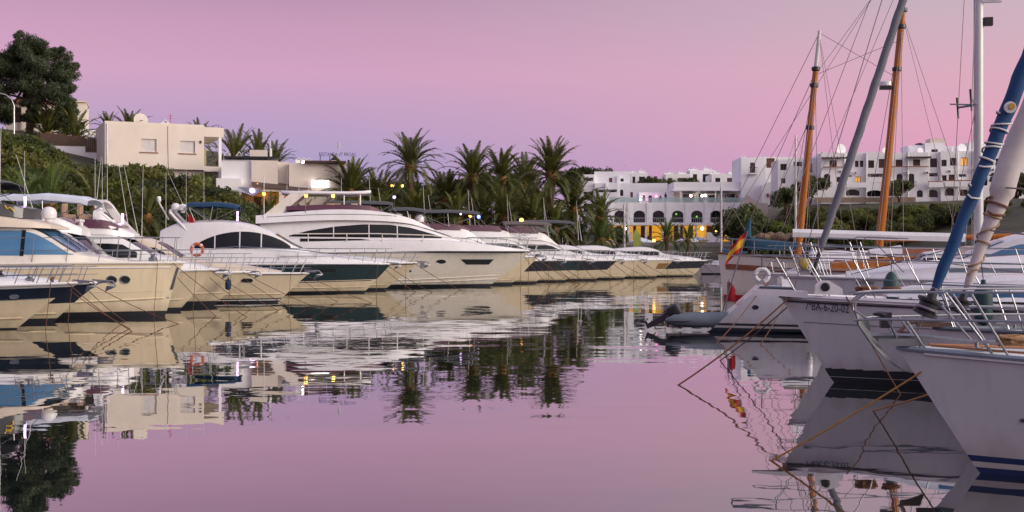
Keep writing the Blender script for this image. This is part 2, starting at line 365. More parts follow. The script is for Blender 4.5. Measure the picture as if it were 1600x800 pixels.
def canopy(parent, x0, x1, w, z, m, zleg, xhinge, bows=3, drop=.12, sag=.03, name='bimini_cover', tilt=0, arch=.18, front=.0):
    """canvas bimini on folding tube bows"""
    rows = []; nx = 12
    for i in range(nx + 1):
        f = i / nx; x = lerp(x0, x1, f); zz = z + tilt * f - sag * abs(math.sin(math.pi * f * (bows - 1))) - front * max(0, f - .7) - (.10 if i in (0, nx) else 0)
        rows.append([Vector((x, w * math.sin(math.pi / 2 * k / 6), zz + arch * (math.cos(math.pi / 2 * k / 6)) - (drop if abs(k) == 6 else 0))) for k in range(-6, 7)])
    low = [[p - Vector((0, 0, .035)) for p in r] for r in rows]
    mb = MB().grid(rows).grid(low)
    mb.add(rows[0] + low[0], [(k, k + 1, k + 14, k + 13) for k in range(12)]); mb.add(rows[-1] + low[-1], [(k, k + 1, k + 14, k + 13) for k in range(12)])
    cv = mb.build(name, m, parent)
    for b in range(bows):
        x = lerp(x0 + .1, x1 - .1, b / (bows - 1)); f = (x - x0) / (x1 - x0); zt = z + tilt * f - front * max(0, f - .7) - .07
        MB().tube([Vector((xhinge, w * .97, zleg)), Vector((x, w * .95, zt - drop)), Vector((x, w * .7, zt + arch * .6)), Vector((x, 0, zt + arch)), Vector((x, -w * .7, zt + arch * .6)), Vector((x, -w * .95, zt - drop)), Vector((xhinge, -w * .97, zleg))], .02, 5).build('bimini_bow', STEEL, parent)
    for sd in (1, -1):
        for x, xe in ((x0 + .1, lerp(x0, xhinge, .35)), (x1 - .1, lerp(x1, xhinge, -.25) if False else x1 + (x1 - xhinge) * .25)):
            MB().tube([Vector((x, sd * w * .95, z - drop - front * (x > xhinge))), Vector((xe, sd * w * .97, zleg))], .013, 5).build('bimini_strut', STEEL, parent)
    return cv
def dome(parent, x, y, z, r=.3, m=WHITE):
    o = MB().lathe([(r * .45, 0), (r * .5, .3 * r), (r * .92, .4 * r), (r, .8 * r), (r * .97, 1.15 * r), (r * .8, 1.55 * r), (r * .45, 1.8 * r), (.01, 1.88 * r)], 14, (x, y, z)).build('satellite_dome', m, parent); return o
def scanner(parent, x, y, z, w=.6):
    o = MB().lathe([(.12, 0), (.14, .12), (.10, .16)], 10, (x, y, z)).build('radar_pedestal', WHITE, parent)
    MB().box((x - .09, y - w, z + .17), (x + .09, y + w, z + .28)).build('radar_bar', WHITE, o)
def whip(parent, x, y, z, h, rake=-.1, r=.011):
    MB().tube([(x, y, z), (x + rake * h * .3, y, z + h * .3), (x + rake * h, y, z + h)], [r * 1.6, r, r * .6], 5).build('whip_antenna', WHITE, parent)
def anchor(parent, x, z, s=1.0, m=STEEL):
    a = MB().tube([(x - .5 * s, 0, z + .08 * s), (x + .28 * s, 0, z + .02 * s), (x + .42 * s, 0, z - .16 * s)], [.03 * s, .035 * s, .04 * s], 6).build('anchor', m, parent)
    f = MB()
    for sd in (1, -1): f.add([(x + .48 * s, 0, z - .12 * s), (x + .10 * s, sd * .20 * s, z - .16 * s), (x - .02 * s, 0, z - .40 * s), (x + .40 * s, sd * .02, z - .20 * s)], [(0, 1, 2), (0, 2, 3), (0, 3, 1), (1, 3, 2)])
    f.build('fluke', m, a, smooth=False)
    MB().box((x - .45 * s, -.12 * s, z - .04), (x + .12 * s, .12 * s, z + .02)).build('bow_roller', m, a)
def flag(parent, p, w, h, cols, droop=.5, name='flag', staff=None, rz=0):
    n = 8; res = []
    tot = sum(c for c, _ in cols); acc = 0; o0 = None
    for c, m in cols:
        a0 = acc / tot; acc += c; a1 = acc / tot
        rows = []
        for i in range(n + 1):
            f = i / n; row = []
            for k in range(4):
                g = lerp(a0, a1, k / 3); x = f * w * (1 - .45 * droop); z = -g * h - f * f * droop * w * .75
                row.append(Vector(p) + Vector((math.cos(rz) * x - math.sin(rz) * .05 * math.sin(f * 7 + g * 2), math.sin(rz) * x + .07 * h * math.sin(f * 8 + g), z)))
            rows.append(row)
        o = MB().grid(rows).build(name if o0 is None else 'stripe', m, parent if o0 is None else o0); o0 = o0 or o
    return o0
def stack(parent, name, m, x0, x1, w, z0, z1, r=.06):
    Cabin([(x0, w, w * .96, z0, z1), (x1, w, w * .96, z0, z1)], r=r, cam=.02, smooth=1).build(name, m, parent)
LINE_N = 0
def mooring(a, b, label, r=.016, m=None, sag=.15, group='mooring lines'):
    a = Vector(a); b = Vector(b); pts = []
    for i in range(9):
        f = i / 8; p = a.lerp(b, f); p.z -= sag * 4 * f * (1 - f); pts.append(p)
    d = (pts[-1] - pts[-2]).normalized(); pts.append(pts[-1] + d * 1.2)
    return tag(MB().tube(pts, r, 6).build('mooring_line', m or ROPE), label, 'rope', group)
# ------------------------------------------------------------------ water, shore, hills
def water_mat():
    m = bpy.data.materials.new('harbour_water'); m.use_nodes = True; t = m.node_tree; t.nodes.clear(); n = t.nodes.new; l = t.links.new
    g = n('ShaderNodeNewGeometry')
    def slope(scale, sx, sy, amp, det):
        mp = n('ShaderNodeMapping'); mp.inputs['Scale'].default_value = (sx, sy, 1); l(g.outputs['Position'], mp.inputs[0])
        z = n('ShaderNodeTexNoise'); z.inputs['Scale'].default_value = scale; z.inputs['Detail'].default_value = det; z.inputs['Roughness'].default_value = .45; l(mp.outputs[0], z.inputs['Vector'])
        a = n('ShaderNodeVectorMath'); a.operation = 'SUBTRACT'; l(z.outputs['Color'], a.inputs[0]); a.inputs[1].default_value = (.5, .5, .5)
        b = n('ShaderNodeVectorMath'); b.operation = 'MULTIPLY'; l(a.outputs[0], b.inputs[0]); b.inputs[1].default_value = (amp * .55, amp, 0); return b
    s1 = slope(1.0, .7, 1.6, .026, 2); s2 = slope(.22, .8, 1.5, .013, 1); s3 = slope(3.2, .7, 1.5, .011, 2)
    pz = n('ShaderNodeTexNoise'); pz.inputs['Scale'].default_value = .045; pz.inputs['Detail'].default_value = 3; l(g.outputs['Position'], pz.inputs['Vector'])
    pr = n('ShaderNodeMapRange'); l(pz.outputs['Fac'], pr.inputs[0]); pr.inputs[1].default_value = .4; pr.inputs[2].default_value = .62; pr.inputs[3].default_value = .35; pr.inputs[4].default_value = 1.35
    ad = n('ShaderNodeVectorMath'); l(s1.outputs[0], ad.inputs[0]); l(s3.outputs[0], ad.inputs[1])
    sc = n('ShaderNodeVectorMath'); sc.operation = 'SCALE'; l(ad.outputs[0], sc.inputs[0]); l(pr.outputs[0], sc.inputs['Scale'])
    a2 = n('ShaderNodeVectorMath'); l(sc.outputs[0], a2.inputs[0]); l(s2.outputs[0], a2.inputs[1])
    a3 = n('ShaderNodeVectorMath'); l(a2.outputs[0], a3.inputs[0]); a3.inputs[1].default_value = (0, 0, 1)
    nm = n('ShaderNodeVectorMath'); nm.operation = 'NORMALIZE'; l(a3.outputs[0], nm.inputs[0])
    gl = n('ShaderNodeBsdfGlossy'); rgh = n('ShaderNodeMapRange'); l(pz.outputs['Fac'], rgh.inputs[0]); rgh.inputs[1].default_value = .45; rgh.inputs[2].default_value = .6; rgh.inputs[3].default_value = .008; rgh.inputs[4].default_value = .03; l(rgh.outputs[0], gl.inputs['Roughness']); gl.inputs['Color'].default_value = (1, .99, .985, 1); l(nm.outputs[0], gl.inputs['Normal'])
    df = n('ShaderNodeBsdfDiffuse'); df.inputs['Color'].default_value = (.012, .018, .018, 1)
    fr = n('ShaderNodeFresnel'); fr.inputs['IOR'].default_value = 1.36
    fm = n('ShaderNodeMath'); fm.operation = 'MULTIPLY_ADD'; l(fr.outputs[0], fm.inputs[0]); fm.inputs[1].default_value = .58; fm.inputs[2].default_value = .39
    mx = n('ShaderNodeMixShader'); l(fm.outputs[0], mx.inputs[0]); l(df.outputs[0], mx.inputs[1]); l(gl.outputs[0], mx.inputs[2])
    o = n('ShaderNodeOutputMaterial'); l(mx.outputs[0], o.inputs[0]); return m
mb = MB(); mb.add([(-2500, -1500, 0), (2500, -1500, 0), (2500, 3000, 0), (-2500, 3000, 0)], [(0, 1, 2, 3)])
struct('water', mb, water_mat(), smooth=False)
SHORE = [(-60, -90), (-45, 0), (-38, 30), (-34, 55), (-31, 80), (-24, 98), (-15, 114), (-6, 134), (2, 150), (16, 165), (36, 170), (46, 160), (52, 140), (56, 100), (56, 0), (60, -90)]
def shore_d(x, y):
    d = 1e9; ins = False; n = len(SHORE)
    for i in range(n):
        (ax, ay), (bx, by) = SHORE[i], SHORE[(i + 1) % n]
        if i < n - 1:
            vx, vy = bx - ax, by - ay; k = max(0, min(1, ((x - ax) * vx + (y - ay) * vy) / (vx * vx + vy * vy)))
            d = min(d, math.hypot(x - ax - k * vx, y - ay - k * vy))
        if (ay > y) != (by > y) and x < (bx - ax) * (y - ay) / (by - ay) + ax: ins = not ins
    return -d if ins else d
def smooth(a, b, x): k = max(0, min(1, (x - a) / (b - a))); return k * k * (3 - 2 * k)
def ground(x, y):
    d = shore_d(x, y)
    if d < 1.5: return -3.0
    e = max(0, d - 4)
    left = 1.0 + min(.30 * e, 14 + .06 * e); mid = 1.0 + min(.09 * e, 20); right = 1.0 + 3 * smooth(0, 4, e) + min(.30 * max(0, e - 4), 5.8 + .03 * e)
    a = smooth(-26, -8, x)
    if y > 130: a = max(a, smooth(-.24, -.15, x / y) * smooth(130, 160, y))
    b = smooth(.195, .225, x / max(y, 1)) if y > 120 else smooth(22, 36, x)
    return lerp(lerp(left, mid, a), right, b)
mb = MB(); xs = [-700, -500, -350, -250] + [-190 + 4 * i for i in range(98)] + [250, 350, 500, 700]; ys = [-85, -40] + [4 * i for i in range(72)] + [320, 380, 480, 640, 900]
mb.grid([[Vector((x, y, ground(x, y))) for y in ys] for x in xs])
EARTH = mat('dry_scrub_earth', (.07, .065, .035), .95, var=.4, scale=.35, bump=.5)
struct('hillside', mb, EARTH)
q = MB(); n = len(SHORE)
def offs(i, o):
    a = Vector(SHORE[max(i - 1, 0)]); b = Vector(SHORE[min(i + 1, n - 1)]); t = (b - a).normalized(); nn = Vector((-t.y, t.x)); p = Vector(SHORE[i]) + nn * o; return p
q.grid([[(*offs(i, 0), -2), (*offs(i, 0), .95), (*offs(i, -.12), .96), (*offs(i, -.12), 1.12), (*offs(i, .5), 1.13), (*offs(i, 7), 1.16), (*offs(i, 7), -1)] for i in range(n)])
struct('quay', q, STONE, ang=30)
# ------------------------------------------------------------------ buildings
class Bld:
    def __init__(s, name, label, D, xc, yb, rz=0, cat='building', group=None):
        s.D = D; s.xc = xc; s.yb = yb; s.k = D / F; s.o = thing(name, label, cat, P(xc, yb, D), rz, group)
    def X(s, px): return (px - s.xc) * s.k
    def Z(s, py): return (s.yb - py) * s.k
    def box(s, name, m, x0, x1, y0, y1, d0, d1, parent=None, **kw):
        return MB().box((s.X(x0), d0, s.Z(y1)), (s.X(x1), d1, s.Z(y0))).build(name, m, parent or s.o, smooth=False, **kw)
    def wall(s, m, x0, x1, y0, y1, dep, ops=(), yo=0, rec=.22, name='wall', roof=True):
        X0, X1, Z0, Z1 = s.X(x0), s.X(x1), s.Z(y1), s.Z(y0); mb = MB()
        O = []
        for op in ops:
            a, b, c, d = s.X(op[0]), s.X(op[1]), s.Z(op[3]), s.Z(op[2]); O.append((max(a, X0 + .02), min(b, X1 - .02), max(c, Z0 + .02), min(d, Z1 - .02), op[4], op[5] if len(op) > 5 else None))
        xs = sorted({X0, X1, *[o[0] for o in O], *[o[1] for o in O]}); zs = sorted({Z0, Z1, *[o[2] for o in O], *[o[3] for o in O]})
        for a, b in zip(xs, xs[1:]):
            for c, d in zip(zs, zs[1:]):
                mx_, mz = (a + b) / 2, (c + d) / 2
                if any(o[0] < mx_ < o[1] and o[2] < mz < o[3] for o in O): continue
                mb.add([(a, yo, c), (b, yo, c), (b, yo, d), (a, yo, d)], [(0, 1, 2, 3)])
        B = yo + dep
        mb.add([(X0, yo, Z0), (X0, B, Z0), (X0, B, Z1), (X0, yo, Z1)], [(0, 1, 2, 3)]); mb.add([(X1, yo, Z0), (X1, B, Z0), (X1, B, Z1), (X1, yo, Z1)], [(0, 1, 2, 3)])
        mb.add([(X0, B, Z0), (X1, B, Z0), (X1, B, Z1), (X0, B, Z1)], [(0, 1, 2, 3)])
        if roof: mb.add([(X0, yo, Z1), (X1, yo, Z1), (X1, B, Z1), (X0, B, Z1)], [(0, 1, 2, 3)])
        for a, b, c, d, k, e in O:
            r = 1.3 if k == 'b' else rec; y1 = yo + r
            for q in ([(a, c), (a, d)], [(b, c), (b, d)], [(a, c), (b, c)], [(a, d), (b, d)]):
                (p0, r0), (p1, r1) = q; mb.add([(p0, yo, r0), (p1, yo, r1), (p1, y1, r1), (p0, y1, r0)], [(0, 1, 2, 3)])
            if k == 'b': mb.add([(a, y1, c), (b, y1, c), (b, y1, d), (a, y1, d)], [(0, 1, 2, 3)])
            if k in 'aA':
                h = min((b - a) * .38, (d - c) * .5); n = 8; xm = (a + b) / 2
                for sd in (-1, 1):
                    ed = a if sd < 0 else b; arc = [(xm + sd * (b - a) / 2 * math.cos(math.pi / 2 * i / n), d - h + h * math.sin(math.pi / 2 * i / n)) for i in range(n + 1)]
                    pts = [(ed, yo - .002, d)] + [(x, yo - .002, z) for x, z in arc]; mb.add(pts, [(0, i + 1, i + 2) for i in range(n)])
                    mb.grid([[(x, yo, z), (x, y1, z)] for x, z in arc])
        mb_o = mb.build(name, m, s.o, smooth=False, recalc=False)
        for a, b, c, d, k, e in O:
            if k in 'wlaA':
                g = MB().add([(a, yo + rec - .02, c), (b, yo + rec - .02, c), (b, yo + rec - .02, d), (a, yo + rec - .02, d)], [(0, 1, 2, 3)]).build('window', LROOM if k == 'l' else GLASS, s.o, smooth=False)
                f = MB(); fw = .07
                for q in ((a, a + fw, c, d), (b - fw, b, c, d), (a + fw, b - fw, c, c + fw), (a + fw, b - fw, d - fw, d), ((a + b) / 2 - fw / 2, (a + b) / 2 + fw / 2, c + fw, d - fw)): f.box((q[0], yo + rec - .09, q[2]), (q[1], yo + rec - .025, q[3]))
                f.build('frame', e or BROWN, g, smooth=False)
            elif k in 'ds':
                g = MB().box((a, yo + rec - .08, c), (b, yo + rec + .02, d)).build('door' if k == 'd' else 'shutter', e or BROWN, s.o, smooth=False)
                f = MB(); nx = 2
                for i in range(nx):
                    u0 = lerp(a, b, i / nx) + .06; u1 = lerp(a, b, (i + 1) / nx) - .06
                    for j in range(6): f.box((u0, yo + rec - .12, lerp(c, d, (j + .15) / 6)), (u1, yo + rec - .085, lerp(c, d, (j + .8) / 6)))
                f.build('panel', e or BROWN, g, smooth=False)
            elif k == 'b':
                dw = min(1.5, (b - a) * .45); xm = lerp(a, b, .55)
                g = MB().box((xm - dw / 2, yo + 1.2, c), (xm + dw / 2, yo + 1.285, min(c + 2.1, d - .2))).build('door', BROWN, s.o, smooth=False)
                MB().box((xm - dw / 2 + .12, yo + 1.17, c + .12), (xm + dw / 2 - .12, yo + 1.195, min(c + 2.1, d - .2) - .12)).build('pane', GLASS, g, smooth=False)
                MB().box((a, yo - .06, c - .02), (b, yo + .06, c + .9)).build('balcony_parapet', m, s.o, smooth=False)
        return mb_o
    def railing(s, x0, x1, y0, y1, yo, m=None, n=12, name='railing'):
        mb = MB(); X0, X1, Z0, Z1 = s.X(x0), s.X(x1), s.Z(y1), s.Z(y0)
        mb.tube([(X0, yo, Z1), (X1, yo, Z1)], .035, 5); mb.tube([(X0, yo, Z0 + .1), (X1, yo, Z0 + .1)], .02, 5)
        for i in range(n + 1): x = lerp(X0, X1, i / n); mb.tube([(x, yo, Z0), (x, yo, Z1)], .018, 4)
        return mb.build(name, m or DARKM, s.o)
    def lamp(s, px, py, yo, m=LWARM, r=.16):
        return MB().ball((s.X(px), yo, s.Z(py)), r, 8).build('lamp', m, s.o)
def chimney(b, px, y0, y1, w, d, m=WALLW, kind=0):
    X = b.X(px); z0, z1 = b.Z(y1), b.Z(y0); h = z1 - z0
    c = MB().box((X - w / 2, d, z0), (X + w / 2, d + w, z0 + h * .6)).build('chimney', m, b.o, smooth=False)
    t = MB(); a = w * .5
    for sx in (-1, 1): t.add([(X + sx * a, d, z0 + h * .6), (X + sx * a * .72, d, z0 + h * .6), (X, d, z1 - h * .1), (X, d, z1), (X + sx * a, d + w, z0 + h * .6), (X + sx * a * .72, d + w, z0 + h * .6), (X, d + w, z1 - h * .1), (X, d + w, z1)], [(0, 1, 2, 3), (4, 5, 6, 7), (0, 3, 7, 4), (1, 2, 6, 5)])
    t.build('chimney_cap', m, c, smooth=False)
# --- cream villa above the bushes
b = Bld('villa', 'flat-roofed cream villa with two white shuttered windows above the bushes', 145, 258, 285, R(24))
kx = 1 / math.cos(R(7.2)); SHW = mat('white_shutter_paint', (.66, .63, .62), .6)
b.wall(WALLC, 168, 318, 196, 264, 10, [(222, 245, 218, 238, 's', SHW), (281, 304, 219, 238, 's', SHW)], rec=.3)
MB().tube([(b.X(171), -.06, b.Z(196)), (b.X(171), -.06, b.Z(264))], .06, 6).build('drain_pipe', ALU, b.o); MB().tube([(b.X(262), -.03, b.Z(197)), (b.X(262), -.03, b.Z(215)), (b.X(263), -.03, b.Z(264))], .025, 4).build('cable', GREY, b.o); MB().box((b.X(311), -.12, b.Z(222)), (b.X(314), 0, b.Z(218))).build('wall_lamp', DARKM, b.o)
b.wall(WALLC, 168, 318, 264.5, 305, 9, [(225, 250, 271, 296, 'd', WALLW)], yo=.7, rec=.3, roof=False)
b.box('roof_slab', WALLC, 318, 349, 196, 211, 0, 9.8); b.box('balcony_floor', WALLC, 318, 349, 258, 266, 0, 9.8)
b.box('column', WALLW, 341, 345.5, 211, 258, .05, .4); b.box('column', WALLW, 341, 345.5, 266, 300, .05, .4); b.box('back_wall', WALLC, 319, 330, 226, 258, 4, 4.3)
b.box('planter_box', mat('yellow_planter', (.45, .40, .20), .7), 319, 326, 228, 257, 2, 3); b.railing(318, 345, 240, 258, .1, STEEL, 6)
for x in (233.5, 292.5): b.box('window_sill', mat('terracotta_sill', (.32, .15, .10), .8), x - 14, x + 14, 238.5, 240, -.12, .1)
b.box('parapet', WALLC, 168, 318, 192.6, 195.9, .05, 9.9)
d = MB(); rr = 11.5 * b.k
d.lathe([(rr * (i / 6), .25 * rr * (i / 6) ** 2) for i in range(7)] + [(rr * .98, .25 * rr + .04)], 20, (0, 0, 0)); do = d.build('satellite_dish', mat('dish_cream', (.62, .56, .50), .6), b.o)
do.location = (b.X(229), 5, b.Z(183)); do.rotation_euler = (R(82), 0, R(8))
MB().tube([(b.X(229), 5.3, b.Z(196)), (b.X(229), 5.3, b.Z(183))], .09, 6).build('dish_mast', ALU, b.o)
MB().tube([(0, 0, .06), (0, -.25, 1.1)], .05, 5).build('feed_horn', DARKM, do)
chimney(b, 266, 181, 194, .9, 4); chimney(b, 329, 187, 196, .7, 5)
MB().tube([(b.X(272), 3, b.Z(196)), (b.X(272), 3, b.Z(173))], .03, 5).tube([(b.X(268), 3, b.Z(177)), (b.X(276), 3, b.Z(176))], .02, 4).tube([(b.X(269), 3, b.Z(181)), (b.X(275), 3, b.Z(180))], .02, 4).build('aerial', RED, b.o)
MB().tube([(b.X(356), 6, b.Z(205)), (b.X(356), 6, b.Z(184))], .04, 5).build('aerial_pole', DARKM, b.o)
# --- hill house and walls behind the pine
b = Bld('hill_house', 'small house with dark porch and tiled roof half hidden behind the pine', 170, 50, 225, R(14))
b.wall(WALLC, 12, 82, 162, 225, 7, [(18, 34, 168, 192, 'd'), (40, 58, 172, 186, 'w'), (62, 78, 170, 190, 'd')])
b.box('roof', mat('terracotta_roof', (.30, .12, .07), .9, var=.2), 8, 86, 157, 161.8, -.8, 7.5); b.box('column', WALLC, 36, 39, 168, 225, -.6, -.3)
b = Bld('hill_house', 'tall white house showing only its corner right of the pine crown', 185, 108, 215, R(16))
b.wall(WALLC, 84, 133, 160, 215, 8, [(123, 131, 190, 204, 'w'), (90, 100, 178, 192, 'w')]); b.box('roof_slab', TAN, 112, 134, 157, 159.5, -.3, 8)
b.box('terrace_wall', WALLW, 84, 155, 205, 215.5, -3.2, -2.8)
b = Bld('garden_wall', 'stepped white garden wall topped by brown slat fence beside the villa', 150, 110, 262, R(20), 'wall')
b.box('wall', WALLW, 68, 132, 228, 275, 0, .3); b.box('wall', WALLW, 132.2, 156, 236, 275, .01, .31)
for i in range(30):
    x = 66 + i * 3.0; b.box('fence_slat', BROWN, x, x + 2.6, 209 + (x > 96) * 2.5 + (x > 130) * 2.5 + random.random(), 228 + (x > 130) * 9, -.06, -.02)
t = thing('street_lamp', 'tall curved-arm street lamp in front of the hillside house', 'street lamp', P(22, 205, 150))
k = 150 / F
MB().tube([(0, 0, -1.5), (0, 0, 40 * k), (-.3, 0, 50 * k), (-1.0, 0, 57 * k), (-1.9, 0, 60 * k)], [.1, .07, .06, .06, .05], 7).build('pole', ALU, t)
MB().lathe([(.02, -.1), (.18, -.06), (.22, 0), (.12, .1), (.02, .12)], 10, (-2.1, 0, 60 * k)).build('lamp_head', WHITE, t)
# --- waterfront restaurant left of the palms
b = Bld('restaurant_building', 'cream restaurant with brown awning roof and lit porch right of the villa', 138, 430, 335, R(10))
b.wall(WALLW, 347, 393, 249, 300, 12, yo=1.2); b.wall(WALLW, 340, 378, 279, 335, 6, yo=.4)
b.wall(WALLC, 393.2, 434, 250, 300, 12, yo=.8); b.wall(WALLC, 434.2, 451, 251, 300, 10, yo=1.6); b.wall(WALLC, 451.2, 540, 254, 335, 10, yo=.3)
b.wall(mat('warm_porch_wall', (.70, .48, .25), .9), 378, 452, 299, 335, 3, [(396, 408, 306, 335, 'd'), (418, 430, 308, 322, 'l'), (444, 452, 306, 335, 'd')], yo=2.6)
for i in range(24):
    x = 392 + i * 3.75; mb = MB(); X0, X1 = b.X(x), b.X(x + 3.5); z0, z1 = b.Z(279 + i * .35), b.Z(292 + i * .35)
    mb.add([(X0, 2.2, z0), (X1, 2.2, z0), (X1 + .35, -1.8, z1), (X0 + .35, -1.8, z1), (X0, 2.2, z0 - .12), (X1, 2.2, z0 - .12), (X1 + .35, -1.8, z1 - .12), (X0 + .35, -1.8, z1 - .12)], [(0, 1, 2, 3), (7, 6, 5, 4), (0, 3, 7, 4), (1, 2, 6, 5), (2, 3, 7, 6), (0, 1, 5, 4)]); mb.build('roof_plank', mat('dark_roof_plank', (.10, .06, .05), .85, var=.3), b.o, smooth=False)
b.box('eave_beam', TAN, 392, 485, 297.5, 300.5, -1.6, -1.3)
for x in (436, 460): b.box('column', WALLC, x, x + 8, 300.6, 335, -1.6, -1.0)
for x, y in ((403, 290), (447, 310), (412, 302)): b.lamp(x, y, 1.9 if y > 295 else -.2, LWARM, .2)
b.lamp(396, 300, -2.6, LVIO, .3)
MB().add([(b.X(374), -2, b.Z(294)), (b.X(415), -3.2, b.Z(298)), (b.X(398), -2.2, b.Z(308)), (b.X(374), -2, b.Z(300))], [(0, 1, 2), (0, 2, 3)]).build('awning', CANW, b.o, smooth=False)
b.box('lit_sign_panel', mat('white_lit_sign', (1, .93, .95), .6, emit=2.2), 486, 513, 281, 292, -.3, -.05)
b.railing(348, 432, 244, 251, 1.0, DARKM, 18); b.box('terrace_awning', DARKM, 350, 434, 243, 245.5, 2, 6)
b.box('roof_box', WALLC, 389, 416, 230, 249, 4, 7)
for x in (353, 372, 467, 474, 483): chimney(b, x, 231 if x < 400 else 240, 250, .8, 5)
b.lamp(473.5, 250, 3, LWHITE, .2)
b.box('flat_roof', BROWN, 475, 540, 250.5, 253.6, -.6, 9); b.box('roof_block', WALLC, 497, 545, 247, 250, 4, 9); b.box('roof_base', TAN, 518, 535, 244, 248, 5, 7)
MB().tube([(b.X(530), 6, b.Z(246)), (b.X(530), 6, b.Z(212))], .05, 5).tube([(b.X(532), 6, b.Z(222)), (b.X(532), 6, b.Z(214))], .14, 5).build('antenna_mast', ALU, b.o)
MB().tube([(b.X(420.5), 6, b.Z(249)), (b.X(420.5), 6, b.Z(212))], .05, 5).tube([(b.X(422), 6, b.Z(240)), (b.X(422), 6, b.Z(225))], .12, 5).build('antenna_mast', WHITE, b.o)
mb = MB().add([(b.X(524), 5.5, b.Z(236)), (b.X(516), 5, b.Z(244)), (b.X(532), 5, b.Z(244)), (b.X(532), 6.2, b.Z(244)), (b.X(516), 6.2, b.Z(244))], [(0, 1, 2), (0, 2, 3), (0, 3, 4), (0, 4, 1)]); mb.build('roof_vent', DARKM, b.o, smooth=False)
sg = thing('rooftop_sign', 'dark blue rooftop lettering on posts over the cream restaurant', 'sign', P(527, 250, 146), R(4))
SIGNM = mat('sign_blue_paint', (.04, .05, .14), .6)
tm = link('lettering', text_mesh('lettering', 'RESTAURANT PROAS', .62, SIGNM, .03), sg, (0, 0, .45), (R(90), 0, 0)); tm.scale = (.68, 1, 1)
wd = 4.3; tm.scale = (wd / max(1e-3, tm.data.vertices and (max(v.co.x for v in tm.data.vertices) - min(v.co.x for v in tm.data.vertices))), 1, 1)
for x in (-2.0, -.9, 1.9): MB().tube([(x, .08, -.6), (x, .08, .5)], .05, 5).build('post', SIGNM, sg)
# --- white arcaded hotel across the harbour
b = Bld('arcaded_hotel', 'white hotel with arched upper windows over a yellow lit restaurant floor', 214, 1050, 379)
ar = []
for i in range(6): x = 960 + i * 30; ar.append((x, x + 18, 329, 348, 'a', DARKM))
b.wall(WALLW, 952, 1166, 316.5, 349, 10, ar, rec=.5)
for i in range(7): b.box('pilaster', WALLW, 950.5 + i * 30, 955.5 + i * 30, 317, 348.8, -.18, 0)
b.box('floor_slab', WALLW, 948, 1168, 349.1, 352, -1.4, 9)
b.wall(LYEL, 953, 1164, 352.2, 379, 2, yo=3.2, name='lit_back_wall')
b.railing(952, 1164, 341, 349, -1.2, ALU, 70)
for i in range(9): b.box('column', WALLW, 955 + i * 26, 957.5 + i * 26, 352.1, 379, -1.0, -.6)
for i, x in enumerate((966, 978, 992, 1004, 1017, 1040, 1056, 1066, 1082, 1108, 1123, 1147)): b.box('interior_pier', BROWN, x, x + (4 if i % 3 else 7), 352.4, 379, 2.4, 3.0)
for x, y in ((977, 357), (1098, 357), (1120, 360), (1037, 361), (1022, 377)): b.lamp(x, y, .5, LWHITE if y == 357 else LWARM, .28)
b.box('glass_balustrade', mat('sea_green_glass', (.40, .58, .56), .1, alpha=.45), 952, 1164, 308.5, 316.3, .1, .14)
b.wall(WALLW, 1003, 1060, 298, 316.4, 4, [(1009, 1013, 303, 312, 'd'), (1018, 1024, 303, 316, 'a')], yo=5)
b.box('canopy_roof', WALLW, 1056, 1196, 283, 294.5, 2.5, 11); b.box('canopy_edge', WALLW, 1054, 1198, 294.6, 297, 2.2, 11.2)
b.wall(TAN, 1062, 1196, 297.1, 316.4, 1, [(1075, 1090, 300, 316, 'd', DARKM), (1100, 1108, 300, 316, 'w'), (1115, 1130, 302, 316, 'd', DARKM), (1142, 1158, 300, 316, 'w'), (1170, 1182, 300, 312, 'w')], yo=6)
for x in (1066, 1093, 1121, 1160): b.box('column', WALLW, x, x + 1.8, 297.1, 316.3, 2.5, 2.8)
for x0 in (1072, 1101, 1125):
    MB().add([(b.X(x0), 5.8, b.Z(297.5)), (b.X(x0 + 25), 5.8, b.Z(297.5)), (b.X(x0 + 22), 2.6, b.Z(301)), (b.X(x0 - 2), 2.6, b.Z(301.5))], [(0, 1, 2, 3)]).build('awning', CANW, b.o, smooth=False)
for x, y, m in ((1085, 304, LWHITE), (1103, 304, LWHITE), (1108, 303.5, LWHITE), (1005, 310, LWHITE), (1015, 310, LPINK), (1030, 305, LPINK)): b.lamp(x, y, 4.2, m, .24)
for x, y in ((1057, 334.5), (1089, 338.5)): b.lamp(x, y, .3, LGRN, .17)
mb = MB(); pr = [(1160, 312), (1166, 305), (1176, 312), (1185, 317), (1198, 318), (1198, 349), (1160, 349)]
mb.loft([[(b.X(x), -1.0, b.Z(y)) for x, y in pr], [(b.X(x), -.6, b.Z(y)) for x, y in pr]]).build('stair_wall', WALLC, b.o, smooth=False)
mb = MB(); pr = [(1192, 290), (1205, 283), (1232, 286), (1238, 296), (1238, 320), (1192, 320)]
mb.loft([[(b.X(x), 1.0, b.Z(y)) for x, y in pr], [(b.X(x), 7, b.Z(y)) for x, y in pr]]).build('wing_wall', WALLW, b.o, smooth=False)
for x in (1200, 1208): b.box('shutter', mat('red_brown_shutter', (.22, .05, .05), .6), x, x + 3, 302, 308, .9, .98)
MB().box((b.X(1096), -6, b.Z(379)), (b.X(1116), -5.7, b.Z(364))).build('screen_panel', WALLW, b.o, smooth=False)
